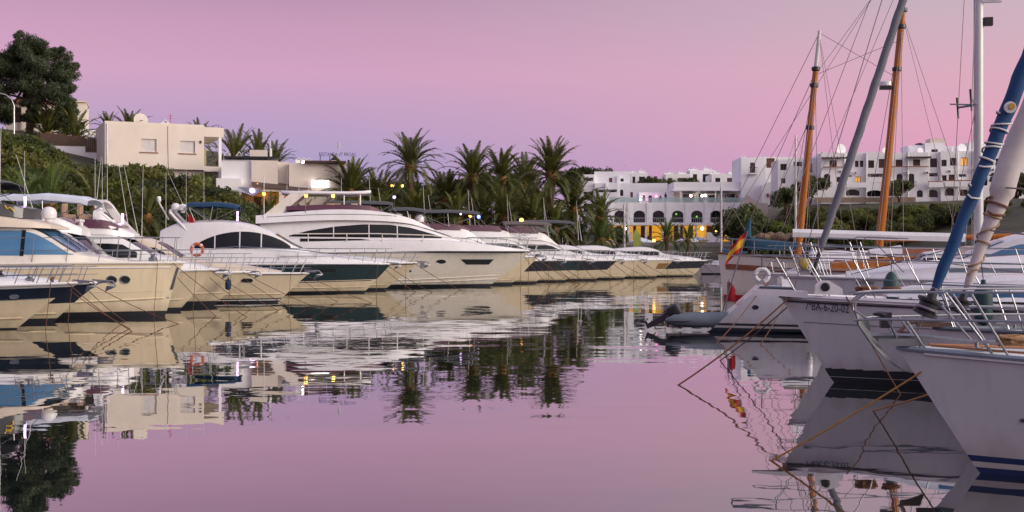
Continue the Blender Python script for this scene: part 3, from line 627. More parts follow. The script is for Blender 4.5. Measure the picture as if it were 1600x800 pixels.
# --- balcony hotel wing left of it
b = Bld('balcony_block', 'white three-storey block with stacked balconies left of the arcaded hotel', 228, 980, 360, R(-3))
RS = mat('red_brown_shutter', (.22, .05, .05), .6)
b.wall(WALLW, 908, 929, 272, 362, 9, [(912, 927, 277, 290, 'b'), (912, 927, 299, 312, 'w'), (912, 927, 318, 330, 'w')], yo=.6)
b.wall(WALLW, 929.2, 966, 286, 362, 10, [(930, 946, 296, 308, 'b'), (948, 964, 296, 308, 'b'), (930, 946, 315, 328, 'b'), (948, 964, 315, 328, 'b'), (930, 946, 336, 350, 'b'), (948, 964, 336, 350, 'b')])
b.wall(WALLW, 966.2, 1043, 286, 340, 10, [(969, 974, 296, 306, 'a'), (985, 989, 300, 308, 'd', RS)], yo=.4)
b.wall(WALLW, 929, 985, 267, 285.9, 8, [(952, 957, 277, 284, 'd', RS), (970, 975, 278, 283, 'w')], yo=1.5)
b.box('stair_tower', WALLW, 964, 969, 274, 286, 1, 4); b.box('column', WALLW, 946, 948, 286, 355, -.3, 0)
MB().tube([(b.X(978), 3, b.Z(286)), (b.X(978), 3, b.Z(256))], .06, 5).tube([(b.X(976), 3, b.Z(257)), (b.X(980), 3, b.Z(257))], .04, 4).build('aerial', ALU, b.o)
# --- row of low white houses on the skyline
for i, (x0, x1, y0, y1, D, lab) in enumerate(((985, 1012, 270, 290, 262, 'low white house with lit doorway behind the balcony block'), (1040, 1078, 272, 296, 258, 'low white house with dark openings behind the dark round trees'), (1078, 1118, 266, 294, 266, 'low white skyline house with three roof vents'), (1112, 1160, 272, 294, 256, 'low white house with maroon shaded terrace beside the cube house'))):
    b = Bld('skyline_house', lab, D, (x0 + x1) / 2, y1 + 25)
    b.wall(WALLW, x0, x1, y0, y1 + 25, 8, [(lerp(x0, x1, .12), lerp(x0, x1, .28), y0 + 6, y1, 'w'), (lerp(x0, x1, .5), lerp(x0, x1, .85), y0 + 6, y1 - 1, 's' if i % 2 else 'w')])
    for j in range(5):
        x = lerp(x0, x1, .1 + .2 * j); chimney(b, x, y0 - 6 - (j % 2) * 2, y0 + 1, .9, 3 + j % 3)
# --- cube house
b = Bld('cube_house', 'white cube house with balcony door standing above the hotel terrace', 216, 1200, 318)
b.wall(WALLW, 1158, 1197, 246, 318, 9, [(1172, 1180, 254, 270, 'd')]); b.wall(WALLW, 1197.2, 1241, 245, 318, 9, [(1198, 1211, 247, 262, 'd', BROWN), (1214, 1223, 254, 264, 'w'), (1226, 1234, 276, 284, 'w')], yo=.3)
b.railing(1169, 1183, 262, 271, -.6, DARKM, 8); b.box('balcony_slab', WALLW, 1168.5, 1183.5, 271, 272.4, -.7, 0)
b.lamp(1209, 255.5, -.15, LWARM, .22)
for x in (1166, 1192, 1203, 1227): chimney(b, x, 240.5, 246, .8, 3)
# --- long apartment block
b = Bld('apartment_block', 'long stepped white apartment block with dark shutters above the green slope', 198, 1410, 318, R(-4))
def U(x0, x1, y0, yo, ops, m=WALLW): b.wall(m, x0, x1, y0, 318, 8, ops, yo=yo, rec=.28)
U(1222, 1243, 246, 3, [(1226, 1236, 253, 263, 'w'), (1227, 1234, 276, 284, 's')])
U(1243.2, 1284.8, 243, 4, [(1248, 1262, 249, 265, 'b'), (1268, 1278, 252, 266, 'w')])
U(1285, 1321, 238, 0, [(1298, 1309, 250, 260, 's'), (1289, 1299, 271, 292, 'A'), (1309, 1315, 276, 284, 'w')])
U(1321.2, 1354.8, 237, .9, [(1326, 1334, 246, 262, 'd'), (1339, 1344.5, 250, 260, 'w'), (1346.5, 1352, 250, 260, 'w'), (1324, 1334, 273, 284, 'b'), (1339, 1348, 275, 284, 'l'), (1325, 1346, 295, 305, 'A')])
U(1355, 1384.8, 238, .2, [(1358, 1367, 250, 262, 'w'), (1374, 1383, 248, 262, 'd'), (1357, 1382, 271, 285, 'b'), (1355.5, 1381, 297, 307, 'A')])
U(1385, 1418.8, 238, .6, [(1401, 1412, 249, 260, 's'), (1402.5, 1411.5, 271, 292, 'A'), (1388, 1397, 298, 306, 's'), (1402, 1411, 299, 306, 's')])
U(1419, 1449.8, 238, .3, [(1427, 1438, 249, 259, 's'), (1420, 1429, 271, 292, 'A'), (1433, 1442, 297, 308, 'A')])
U(1450, 1468.8, 237, 1.0, [(1455, 1466, 247, 261, 'w'), (1453, 1467, 270, 284, 'b'), (1451, 1467, 296, 308, 'A')])
U(1469, 1494.8, 237, .1, [(1470, 1478, 250, 260, 'w'), (1483, 1493, 247, 259, 'w'), (1471, 1478, 274, 283, 'w'), (1481, 1491, 273, 283, 's'), (1475, 1490, 294, 306, 'A')])
U(1495, 1519.8, 236, .8, [(1501, 1512, 246, 259, 'l'), (1497, 1510, 272, 285, 'b'), (1500, 1512, 296, 306, 's')])
U(1520, 1575, 236, .4, [(1531, 1543, 247, 259, 's'), (1531.5, 1541, 269, 290, 'A'), (1553, 1563, 248, 260, 'w'), (1552, 1566, 272, 284, 'b')])
U(1575.2, 1620, 246, .9, [(1580, 1590, 254, 266, 's'), (1595, 1606, 280, 292, 'w')])
b.wall(WALLW, 1427, 1452, 224, 238, 5, [(1429, 1449, 229, 237, 'b')], yo=3.5); b.wall(WALLW, 1452.2, 1482, 221, 237, 6, [(1462, 1472, 231, 237, 'w')], yo=3)
b.wall(WALLW, 1482.2, 1520, 226, 237, 5, [(1484, 1506, 228, 236, 'b')], yo=3.3); b.wall(WALLW, 1520.2, 1572, 220, 236, 6, [(1549, 1558, 230, 236, 's')], yo=3.1)
b.box('roof_block', TAN, 1463, 1487, 213, 221.5, 4, 7); b.box('roof_block', DARKM, 1444, 1450, 220, 224, 4, 6)
for x0, x1 in ((1286, 1322), (1417, 1451)):
    for i in range(9): x = lerp(x0, x1, i / 8); b.box('pergola_beam', BROWN, x - .7, x + .7, 245.2, 247, -1.2, .5)
    b.box('pergola_rail', BROWN, x0, x1, 247.1, 248.2, -1.1, -.9)
for x0, x1, y in ((1287, 1318, 260), (1386, 1449, 260), (1448, 1470, 283.5), (1475, 1517, 282)): b.box('balcony_rail', TEAK, x0, x1, y, y + 1.5, -.5, -.32)
for x0, x1, y in ((1449, 1472, 285), (1474, 1518, 284), (1322, 1356, 285)): b.box('balcony_parapet', WALLW, x0, x1, y, y + 8, -.6, -.35)
for x0 in (1288, 1401, 1418): b.railing(x0, x0 + 13, 284, 292, -.4, DARKM, 7)
for x in (1292, 1340, 1366, 1378, 1398, 1442, 1500): chimney(b, x, 232, 238.5, .8, 4)
for x, y, r in ((1319, 231, .9), (1389, 234, .6), (1443, 234, .55), (1495, 233, .5), (1507, 231, .8)):
    o = MB().lathe([(r * (i / 5), .25 * r * (i / 5) ** 2) for i in range(6)], 14).build('satellite_dish', WALLW, b.o); o.location = (b.X(x), 2.4, b.Z(y)); o.rotation_euler = (R(80), 0, R(20))
MB().tube([(b.X(1350), 3, b.Z(238)), (b.X(1350), 3, b.Z(220))], .05, 5).tube([(b.X(1350), 3, b.Z(221.5)), (b.X(1355), 3, b.Z(221.5))], .04, 4).build('aerial', ALU, b.o)
for x, y in ((1312, 266), (1336, 268), (1392, 282), (1414, 268), (1446, 268), (1480, 266), (1516, 264), (1546, 264)):
    a_ = b.box('air_conditioner', WALLW, x, x + 4.5, y, y + 3.2, -.22 + (x > 1320) * .1, .9); b.box('grille', DARKM, x + .6, x + 3.2, y + .5, y + 2.7, -.25 + (x > 1320) * .1, -.225 + (x > 1320) * .1, parent=a_)
for x in (1321.1, 1354.9, 1384.9, 1418.9, 1449.9, 1494.9, 1519.9): MB().tube([(b.X(x), -.08, b.Z(240)), (b.X(x), -.08, b.Z(316))], .05, 5).build('drain_pipe', ALU, b.o)
b.box('retaining_wall', mat('ochre_stone_wall', (.32, .24, .17), .95, var=.25), 1268, 1420, 310, 318, -4.2, -3.8); b.box('retaining_wall', WALLW, 1262, 1292, 296, 312, -3.0, -2.7)
b = Bld('rubble_wall', 'low ochre boulder wall at the foot of the right-hand slope', 176, 1208, 383, 0, 'wall')
for i in range(26):
    x = 1180 + i * 2.6 + random.random() * 2; y = 374 - random.random() * 6
    MB().ball((b.X(x), random.random(), b.Z(y)), .55 + .35 * random.random(), 7, (1, .8, .75)).build('boulder', mat('ochre_boulder', (.22, .15, .10), .95, var=.3, scale=1, bump=.6), b.o, smooth=False)
# ------------------------------------------------------------------ vegetation
PALML = leafmat('palm_leaf', (.11, .122, .026), .3, .3); PALMD = leafmat('young_palm_leaf', (.095, .14, .028), .2, .25)
TRUNK = mat('palm_trunk', (.12, .075, .045), .95, var=.35, scale=3, bump=.8, stretch=(1, 1, 3)); BOSS = mat('palm_leaf_bases', (.20, .10, .025), .9, var=.4, scale=4, bump=.8)
BUSHM = [leafmat('olive_shrub_leaf', (.125, .130, .026), .45, .42), leafmat('dark_shrub_leaf', (.075, .095, .028), .45, .42), leafmat('bright_shrub_leaf', (.12, .145, .024), .4, .42)]
PINEM = leafmat('pine_needle', (.048, .064, .026), .1, .15); BARK = mat('tree_bark', (.09, .06, .045), .95, var=.3, scale=4, bump=.8)
def frond_mesh(rng, el, bend, L, nm):
    """one feather leaf: curved rachis with two rows of leaflets"""
    mb = MB(); n = 14; pts = []; p = Vector((0, 0, 0)); a = el
    for i in range(n + 1):
        pts.append(p.copy()); a -= bend / n * (.4 + 1.2 * i / n); p = p + Vector((math.cos(a), 0, math.sin(a))) * (L / n)
    mb.tube(pts, [.05 * (1 - .85 * i / n) for i in range(n + 1)], 3, cap=False)
    m = 40
    for j in range(m):
        f = .10 + .90 * j / m; q = f * n; i = min(int(q), n - 1); b = pts[i].lerp(pts[i + 1], q - i); t = (pts[i + 1] - pts[i]).normalized(); up = Vector((-t.z, 0, t.x))
        ln = L * .165 * (math.sin(math.pi * (.12 + .84 * f)) ** .7) * rng.uniform(.85, 1.1)
        for sd in (1, -1):
            d = (t * rng.uniform(.75, 1.0) + Vector((0, sd, 0)) * rng.uniform(.6, .8) + up * rng.uniform(.1, .45)).normalized(); e = b + d * ln - Vector((0, 0, ln * .18))
            wv = t * .035 * L / 3
            mb.add([b - wv, b + wv, b.lerp(e, .55) + wv * .9 - Vector((0, 0, 0)), e, b.lerp(e, .55) - wv * .9], [(0, 1, 2, 4), (4, 2, 3)])
    return mb
rng = random.Random(3); FR = {}
for key, mt in (('a', PALML), ('y', PALMD)):
    for j, (el, bend) in enumerate(((80, 40), (66, 62), (48, 80), (26, 92), (4, 80), (-22, 55))):
        FR[key, j] = frond_mesh(rng, R(el), R(bend), 3.7, 'frond').mesh('frond', mt, smooth=False, recalc=False)
GRP_P = 'palm trees along the quay'
def palm(px, ytop, D, zb, label, crown=1.0, n=46, key='a', tr=.32, ring=None, group=None, lean=0, full=True):
    top = P(px, ytop, D); s = crown; zc = top.z - 3.0 * s; zc = max(zc, zb + .4)
    t = thing('palm_tree', label, 'palm tree', (top.x, D, zb), random.random() * 6, group)
    h = zc - zb; ln = Vector((lean, 0, 0))
    if h > .8:
        prof = [Vector((0, 0, -1)), Vector((0, 0, 0)), ln * .2 + Vector((0, 0, h * .35)), ln * .6 + Vector((0, 0, h * .7)), ln + Vector((0, 0, h))]
        mb = MB(); pts = []; rs = []
        for i in range(25):
            f = i / 24; q = f * (len(prof) - 1); k = min(int(q), len(prof) - 2); pts.append(prof[k].lerp(prof[k + 1], q - k)); rs.append(tr * (1.25 - .35 * f) * (1 + .07 * (i % 2)))
        mb.tube(pts, rs, 9).build('trunk', TRUNK, t)
    c = MB().lathe([(.02, -.9 * s), (.42 * s, -.7 * s), (.62 * s, -.2 * s), (.55 * s, .25 * s), (.3 * s, .55 * s), (.02, .7 * s)], 10).build('crown', BOSS, t); c.location = ln + Vector((0, 0, h))
    for i in range(n):
        f = (i + .5) / n; j = min(5, int(f * 6 + random.uniform(-.4, .4))); j = max(0, j) if full else max(0, min(3, j))
        az = i * 2.39996 + random.uniform(-.25, .25); o = link('frond', FR[key, j], c); r = .28 * s
        o.location = (r * math.cos(az), r * math.sin(az), (.35 - .7 * f) * s); o.rotation_euler = (random.uniform(-.12, .12), random.uniform(-.12, .12), az); q = s * random.uniform(.85, 1.08); o.scale = (q, q, q)
    return t
for (px, yt, D, zb, cr, tr, lab) in (
    (640, 207, 152, 2.5, 1.18, .34, 'tallest palm with slim bare trunk and spreading crown behind the hardtop yacht'),
    (735, 227, 156, 2.3, 1.12, .5, 'thick-trunked palm with orange fruit stalks left of the middle palm cluster'),
    (782, 232, 165, 3.0, 1.1, .4, 'palm with upright fan of leaves rising from the cluster back row'),
    (860, 219, 154, 2.2, 1.12, .36, 'palm with clear thick trunk and bristling upright crown right of the cluster'),
    (818, 243, 172, 4.0, 1.15, .4, 'palm crown crowded between the upright palms in the back row'),
    (895, 277, 158, 2.2, 1.1, .4, 'lower arching palm right of the bristling palm beside the balcony block'),
    (688, 268, 158, 2.4, 1.05, .36, 'shorter palm with drooping skirt between the tallest and thick-trunked palms'),
    (790, 292, 150, 2.0, 1.05, .4, 'small dense palm with low crown in front of the cluster'),
    (552, 249, 140, 3.0, 1.1, .36, 'palm spreading in front of the lit white sign by the restaurant'),
    (600, 268, 160, 4.0, 1.05, .34, 'short palm with drooping crown left of the tallest palm'),
    (760, 262, 178, 4.0, 1.1, .4, 'dim palm in the back row behind the thick-trunked palm'),
    (845, 285, 168, 3.5, 1.05, .4, 'dark palm filling the gap behind the clear-trunked palm'),
    (660, 296, 150, 2.0, .95, .34, 'low palm with wide skirt right of the tallest palm trunk'),
    (715, 300, 148, 1.8, .95, .36, 'low palm in front of the thick-trunked palm'),
    (752, 300, 152, 1.9, 1.0, .36, 'low palm right of the thick-trunked palm'),
    (830, 300, 151, 1.8, .95, .36, 'low palm left of the clear-trunked palm'),
    (582, 300, 146, 2.0, .95, .34, 'low palm between the sign and the tallest palm'),
    (875, 318, 152, 1.6, .9, .34, 'low palm at the foot of the clear trunk'),
    (620, 304, 168, 3.0, 1.0, .34, 'dim low palm behind the amber quay lamps'),
    (700, 282, 176, 4.0, 1.05, .36, 'dim palm in the back row left of the thick-trunked palm'),
    (805, 270, 182, 5.0, 1.05, .36, 'dim palm in the back row behind the upright fan palm'),
    (930, 300, 165, 2.0, .9, .3, 'low ragged palm in front of the balcony block')):
    palm(px, yt + 4, D, zb, lab, cr * random.uniform(1.05, 1.22), random.choice((54, 62, 70)), 'a', tr, group=GRP_P, lean=random.uniform(-.9, .9))
for (px, yt, D, zb, cr, lab) in (
    (940, 342, 156, 1.4, .95, 'bright green trunkless palm on the quay below the balcony block'),
    (1042, 345, 168, 1.3, .8, 'small palm in front of the yellow lit restaurant'),
    (1075, 352, 170, 1.3, .65, 'smallest palm beside the white umbrella on the far quay')):
    palm(px, yt, D, zb, lab, cr, 36, 'y', .25, group=GRP_P)
for (px, yt, D, cr, lab) in ((202, 176, 165, 1.0, 'palm crown peeping over the villa roof by the dish'), (170, 179, 172, .8, 'small palm tip over the left corner of the villa roof'), (368, 203, 158, 1.25, 'broad palm rising behind the restaurant roof beside the villa'), (405, 214, 165, 1.1, 'smaller palm behind the restaurant roof vents'), (430, 226, 172, 1.0, 'leaning dark palm behind the white roof box'), (312, 192, 180, .9, 'palm tip behind the villa roof near the aerial'),
                             (72, 172, 158, 1.1, 'bushy palm under the pine above the brown fence'), (118, 176, 155, 1.1, 'broad palm beside the villa above the brown fence'), (100, 182, 162, .9, 'small palm between the two hillside palms')):
    zb = max(ground(P(px, 200, D).x, D), P(px, yt, D).z - 8); palm(px, yt, D, zb, lab, cr, 40, 'a', .3, group='hillside palms')
for (px, yt, D, cr, lab) in ((78, 262, 92, .95, 'wide-leaved palm among bushes behind the white bimini'), (150, 278, 98, .9, 'wide-leaved palm among bushes behind the antennas'), (190, 290, 100, .8, 'low palm behind the violet tube lamp'), (40, 275, 88, .9, 'wide-leaved palm at the foot of the slope behind the first yachts'), (230, 296, 104, .8, 'low palm at the foot of the slope by the radar mast boat'), (420, 306, 128, .75, 'potted-size palm in front of the restaurant porch'), (470, 318, 124, .7, 'small palm left of the slanted radar arch')):
    palm(px, yt, D, ground(P(px, 200, D).x, D), lab, cr, 34, 'y' if px < 100 else 'a', .28, group='slope palms')
# shrubs: leaf faces spread through lumpy volumes
def leafcloud(rng, lumps, n, ls, flat=.75, thin=.45):
    vs = []; fs = []
    tot = sum(l[3] ** 2 for l in lumps)
    for cx, cy, cz, r in lumps:
        for _ in range(int(n * r * r / tot)):
            d = Vector((rng.gauss(0, 1), rng.gauss(0, 1), rng.gauss(0, 1))).normalized(); rr = r * (rng.random() ** .35) * rng.uniform(.86, 1.12); p = Vector((cx, cy, cz)) + Vector((d.x * rr, d.y * rr, d.z * rr * flat))
            a = (d + Vector((rng.gauss(0, .7), rng.gauss(0, .7), rng.gauss(0, .7)))).normalized(); u = a.orthogonal().normalized(); v = a.cross(u); k = rng.random() * 6; u, v = u * math.cos(k) + v * math.sin(k), v * math.cos(k) - u * math.sin(k)
            s = ls * rng.uniform(.6, 1.3); o = len(vs); vs += [p - u * s, p + v * s * thin, p + u * s, p - v * s * thin]; fs.append((o, o + 1, o + 2, o + 3))
    mb = MB(); mb.v = [tuple(v) for v in vs]; mb.f = fs; return mb
BP = []; rng = random.Random(11)
for i in range(6):
    lumps = []
    for _ in range(11): a = rng.random() * 6.28; r = rng.random() ** .6 * 1.9; lumps.append((r * math.cos(a), r * math.sin(a), rng.uniform(.6, 2.1) + (1.9 - r) * .45, rng.uniform(.65, 1.25)))
    st = MB()
    for _ in range(5): a = rng.random() * 6.28; st.tube([(0, 0, -.6), (.4 * math.cos(a), .4 * math.sin(a), .8), (1.1 * math.cos(a), 1.1 * math.sin(a), 2.0)], [.12, .08, .03], 5)
    BP.append((leafcloud(rng, lumps, 3000, .20).mesh('crown', BUSHM[i % 3], smooth=False, recalc=False), st.mesh('stem', BARK)))
def shrub(x, y, z, s, i, label, group, sz=1.0):
    t = thing('shrub', label, 'shrub', (x, y, z), random.random() * 6.28, group); t.scale = (s, s, s * sz)
    link('crown', BP[i][0], t); link('stem', BP[i][1], t); return t
KIND = ('olive green', 'dark green', 'bright green')
rng = random.Random(5); placed = []
def blocked(x, y):
    px = 800 + x / y * F
    return (y > 133 and 150 < px < 352) or (y > 128 and 335 < px < 560) or (y > 146 and 60 < px < 160) or (y > 136 and 60 < px < 150 and False)
for _ in range(4000):
    y = rng.uniform(84, 158); x = rng.uniform(-.46 * y, -14); d = shore_d(x, y)
    if d < 7.5 or d > 62 or blocked(x, y): continue
    px = 800 + x / y * F
    if px > 425: continue
    s = rng.uniform(.85, 1.35)
    if any((x - a) ** 2 + (y - b) ** 2 < (1.45 * (s + c) / 1.1) ** 2 for a, b, c in placed): continue
    g = ground(x, y)
    lim = interp([(0, 205), (60, 222), (100, 250), (160, 262), (230, 252), (290, 268), (340, 286), (380, 304), (430, 322)], px)   # the skyline of the bushes
    if y > 120 and HC + (400 - lim) / F * y < g + 2.2 * s: continue
    placed.append((x, y, s)); i = rng.randrange(6)
    shrub(x, y, g - .2, s, i, KIND[i % 3] + ' leafy shrub on the slope below the cream villa', 'shrubs on the villa slope, ' + KIND[i % 3])
nL = len(placed); pl2 = []
for _ in range(2600):
    y = rng.uniform(166, 196); x = rng.uniform(31, .445 * y); d = shore_d(x, y)
    if d < 5: continue
    px = 800 + x / y * F; s = rng.uniform(.8, 1.3)
    if px < 1165 or (px < 1230 and y > 190): continue
    if any((x - a) ** 2 + (y - b) ** 2 < (1.75 * (s + c) / 1.1) ** 2 for a, b, c in pl2): continue
    g = ground(x, y); lim = interp([(1165, 345), (1185, 326), (1215, 314), (1260, 318), (1330, 322), (1400, 316), (1600, 306)], px); s = min(s, (HC + (400 - lim) / F * y - g) / 3.4)
    if s < .35: continue
    pl2.append((x, y, s)); i = rng.randrange(6)
    shrub(x, y, g - .2, s, i, KIND[i % 3] + ' leafy shrub on the slope below the apartment block', 'shrubs on the apartment slope, ' + KIND[i % 3])
for px, py, D, s, i, lab in ((1018, 288, 250, 1.5, 1, 'round dark tree between skyline houses left of the conifer'), (1034, 290, 250, 1.5, 4, 'dark tree touching the low white house with dark openings'), (1082, 286, 252, 1.15, 1, 'dark conifer-like tree in front of the skyline vents'), (1105, 290, 252, .8, 4, 'small dark bush beside the maroon terrace'), (1266, 300, 189, 1.15, 1, 'tall dark tree between cube house and apartment block'), (1256, 304, 190, .9, 4, 'dark tree leaning on the cube house corner'), (1228, 316, 184, 1.0, 1, 'dark round bush under the cube house wing wall'),
                             (1150, 374, 180, 1.4, 4, 'big dark bush closing the right end of the lit restaurant'), (1172, 364, 182, 1.9, 1, 'tall dark bush right of the lit restaurant'), (915, 272, 270, 1.6, 1, 'dark tree line on the ridge over the balcony block'), (938, 272, 275, 1.4, 4, 'dark ridge tree beside the round water tank'), (895, 274, 268, 1.6, 1, 'dark ridge tree behind the arching palm'), (1405, 300, 192, .9, 1, 'potted dark shrub against the apartment wall'), (1585, 300, 188, 1.6, 1, 'round dark tree at the end of the apartment block'), (965, 374, 172, .8, 1, 'dark bush behind the lime banner'), (880, 372, 160, 1.3, 1, 'dark bush under the arching palm'), (640, 335, 176, 2.2, 1, 'dark tree behind the tallest palm trunk'), (740, 330, 186, 2.6, 4, 'dark tree behind the thick trunk'), (800, 326, 190, 2.6, 1, 'dark tree behind the small dense palm'), (575, 330, 170, 2.0, 4, 'dark tree behind the palm by the lit sign'), (700, 360, 160, 1.4, 4, 'dark bush under the shorter drooping palm'), (830, 362, 164, 1.5, 1, 'dark bush under the bristling palm')):
    p = P(px, py, D); shrub(p.x, D, p.z - 2.4 * s if D > 200 else p.z - 1.2 * s, s, i, lab, 'dark trees and bushes', 1.2)
for px, py, D, s, i in ((185, 258, 129, 1.3, 0), (212, 252, 130, 1.4, 2), (238, 250, 130, 1.45, 0), (262, 266, 128, 1.3, 4), (292, 268, 129, 1.4, 2), (318, 276, 129, 1.4, 0), (340, 284, 127, 1.4, 1), (362, 294, 124, 1.3, 3), (160, 268, 126, 1.3, 1), (225, 275, 122, 1.4, 4), (280, 285, 120, 1.4, 3), (385, 312, 121, 1.1, 1), (12, 203, 146, 1.5, 0), (38, 214, 142, 1.5, 2), (66, 232, 140, 1.4, 0), (92, 246, 136, 1.3, 2), (-8, 210, 140, 1.6, 1), (128, 262, 132, 1.3, 0)):
    p = P(px, py, D); g = max(ground(p.x, D) - .3, p.z - 3.3 * s); shrub(p.x, D, p.z - 3.2 * s, s, i, KIND[i % 3] + ' shrub in the hedge right under the cream villa', 'hedge shrubs under the villa, ' + KIND[i % 3])
# umbrella pine
t = thing('pine_tree', 'large dark umbrella pine above the hillside house', 'pine tree', (P(45, 200, 160).x, 160, 16.5)); k = 160 / F; rng = random.Random(21)
mb = MB(); mb.tube([(0, 0, -1), (.2, 0, 4), (.1, .3, 7), (-.5, .3, 9.5), (-.4, 0, 12)], [.55, .45, .36, .25, .1], 9)
cl = []
for px, py, r in ((10, 105, 2.0), (35, 85, 2.0), (60, 75, 1.9), (85, 95, 1.9), (95, 120, 1.9), (60, 110, 2.3), (25, 130, 2.2), (-15, 120, 2.2), (-10, 160, 2.0), (40, 150, 1.6), (75, 140, 2.2), (98, 150, 1.9), (108, 165, 1.3), (85, 172, 1.7), (60, 165, 1.2), (5, 150, 1.6), (105, 135, 1.3), (90, 185, 1.2), (45, 70, 1.3), (75, 78, 1.3), (100, 103, 1.2), (15, 82, 1.3), (-5, 88, 1.4), (40, 115, 2.2), (60, 135, 2.0), (20, 105, 2.0), (75, 115, 2.0), (50, 92, 1.8), (110, 178, 1.2), (72, 190, 1.0), (20, 172, 1.6), (-8, 182, 1.8), (50, 185, 1.2), (100, 190, 1.2)):
    x = (px - 45) * k; z = HC + (400 - py) * k - 16.5; yy = rng.uniform(-2.6, 2.6); cl.append((x, yy, z, r))
    mb.tube([(0, .2, 6 + rng.random() * 3), (x * .5, yy * .5, z * .6 + 3.2), (x, yy, z)], [.2, .12, .04], 6)
mb.build('trunk', BARK, t)
vs = MB()
for x, y, z, r in cl:
    sub = [(x + rng.gauss(0, r * .40), y + rng.gauss(0, r * .45), z + rng.gauss(0, r * .30), r * rng.uniform(.32, .55)) for _ in range(13)]; q = leafcloud(rng, sub, 3600, .26, .8, .16); vs.add(q.v, q.f)
vs.build('crown', PINEM, t, smooth=False, recalc=False)
# ------------------------------------------------------------------ left row of motor yachts, bows pointing out into the harbour
def boat(name, label, tipx, D, rz, cat='boat', group=None):
    return thing(name, label, cat, ((tipx - 800) / F * D, D, 0), R(rz), group)
def wl(o, x, y, z): return o.matrix_basis @ Vector((x, y, z))
GL = 'motor yachts moored along the left quay'
def lines(o, h, desc, k=2, reach=3.5, zc=None, drop=True, seed=0, m=None):
    rg = random.Random(seed); z = zc or h.sheer(.95); z += .05
    far_ = o.location.y; r = .013 if far_ < 70 else .02 if far_ < 100 else .024
    for i in range(min(k, 2)):
        sd = -1 if i == 0 else 1
        mooring(wl(o, -.5 - .4 * i, sd * max(.05, h.bd(1 - (.5 + .4 * i) / h.L) - .05), z), wl(o, (reach - 1.0) * (1, .45)[i] + rg.uniform(-.3, .8), -rg.uniform(.5, 1.6) + .8 * i, 0), '%s brown mooring line from the %s' % (('long slanting', 'steeper')[i], desc), sag=.1, m=m, r=r)
    if drop: mooring(wl(o, -.9, -h.bd(1 - .9 / h.L) - .03, z), wl(o, -1.0, -h.bd(1 - .9 / h.L) - .25, 0), 'brown line hanging straight down from the %s' % desc, sag=0, m=m, r=r * .85)
# A1: navy-banded boat cut by the frame
t = boat('motor_yacht', 'navy-banded cream sport boat with rounded steel bow rail, first beside the big blue-glass yacht', 131, 39.5, 4, group=GL)
h = Hull(12, 3.4, 1.5, 1.35, 1.3, 2.1, pd=2.0, pw=1.5, wb=.8, flare=1.1, stemk=.8); u0 = lambda t: .10; u1 = lambda t: .46 - .12 * t
h.build(t, [('hull_side', WHITE, 0, u0), ('hull_band', NAVY, u0, u1), ('hull_bottom', CREAM, u1, .97), ('boot_stripe', BOOT, .97, 1.6)], gun=WHITE, gr=.045)
h.line(t, 'spray_rail', CREAM, lambda t: .86 - .1 * t, .03); h.line(t, 'trim_line', STEEL, lambda t: u1(t), .012)
rails(h, t, -5, .62, 7, nose=-.55, hn=.55, lean=.25, xf=-.9); anchor(t, .05, 1.5, .8)
cb = Cabin([(-1.6, .25, .2, 1.42, 1.46), (-2.5, .75, .6, 1.4, 1.6), (-5, 1.25, 1.05, 1.36, 1.85), (-6.2, 1.35, 1.15, 1.33, 2.5), (-8.5, 1.35, 1.2, 1.3, 2.6)], .12); cb.build('coachroof', WHITE, t); cb.pane(t, -6.1, -5.05, -.8, .8); cb.window(t, -8.2, -6.2, 1.85, 2.3)
for px in (-2.6, -1.7): MB().lathe([(.12, 0), (.14, .1), (.06, .16), (.06, .22), (.1, .25)], 10, (px, 0, 1.62 if px < -2 else 1.5)).build('windlass', DARKM if px < -2 else STEEL, t)
MB().tube([(-1.0, .1 * math.cos(a) , 1.52 + .03 * i) for i, a in enumerate((0, 1.6, 3.1, 4.7, 6.2))], .05, 5).build('rope_coil', ROPE, t)
h.patch(t, 'porthole', STEEL, -2.0, 1.05, .26, .12, 'oval', rim=STEEL)
lines(t, h, 'rounded-rail navy-banded sport boat', 2, 3.0, seed=1)
# A2
t = boat('motor_yacht', 'cream boat with navy upper wedge between the rounded-rail sport boat and the blue-glass yacht', 160, 43.6, 4, group=GL)
h = Hull(12, 3.6, 1.42, 1.3, 1.3, 1.7, pd=2.0, pw=1.5, wb=.8, flare=1.1, stemk=.85); u1 = lambda t: .62 - .1 * t
h.build(t, [('hull_band', NAVY, 0.0, u1), ('hull_bottom', CREAM, u1, .9), ('boot_stripe', BOOT, .9, 1.6)], gr=.05)
h.line(t, 'spray_rail', CREAM, .78, .03); rails(h, t, -5, .65, 6, nose=-.4, hn=.55, lean=.2, xf=-.8); anchor(t, .1, 1.42, .9)
Cabin([(-1.5, .3, .2, 1.35, 1.4), (-3, .9, .8, 1.33, 1.65), (-6, 1.4, 1.2, 1.3, 1.9), (-9, 1.4, 1.2, 1.3, 1.9)], .12).build('coachroof', WHITE, t)
lines(t, h, 'boat with the navy upper wedge', 2, 3.2, seed=2)
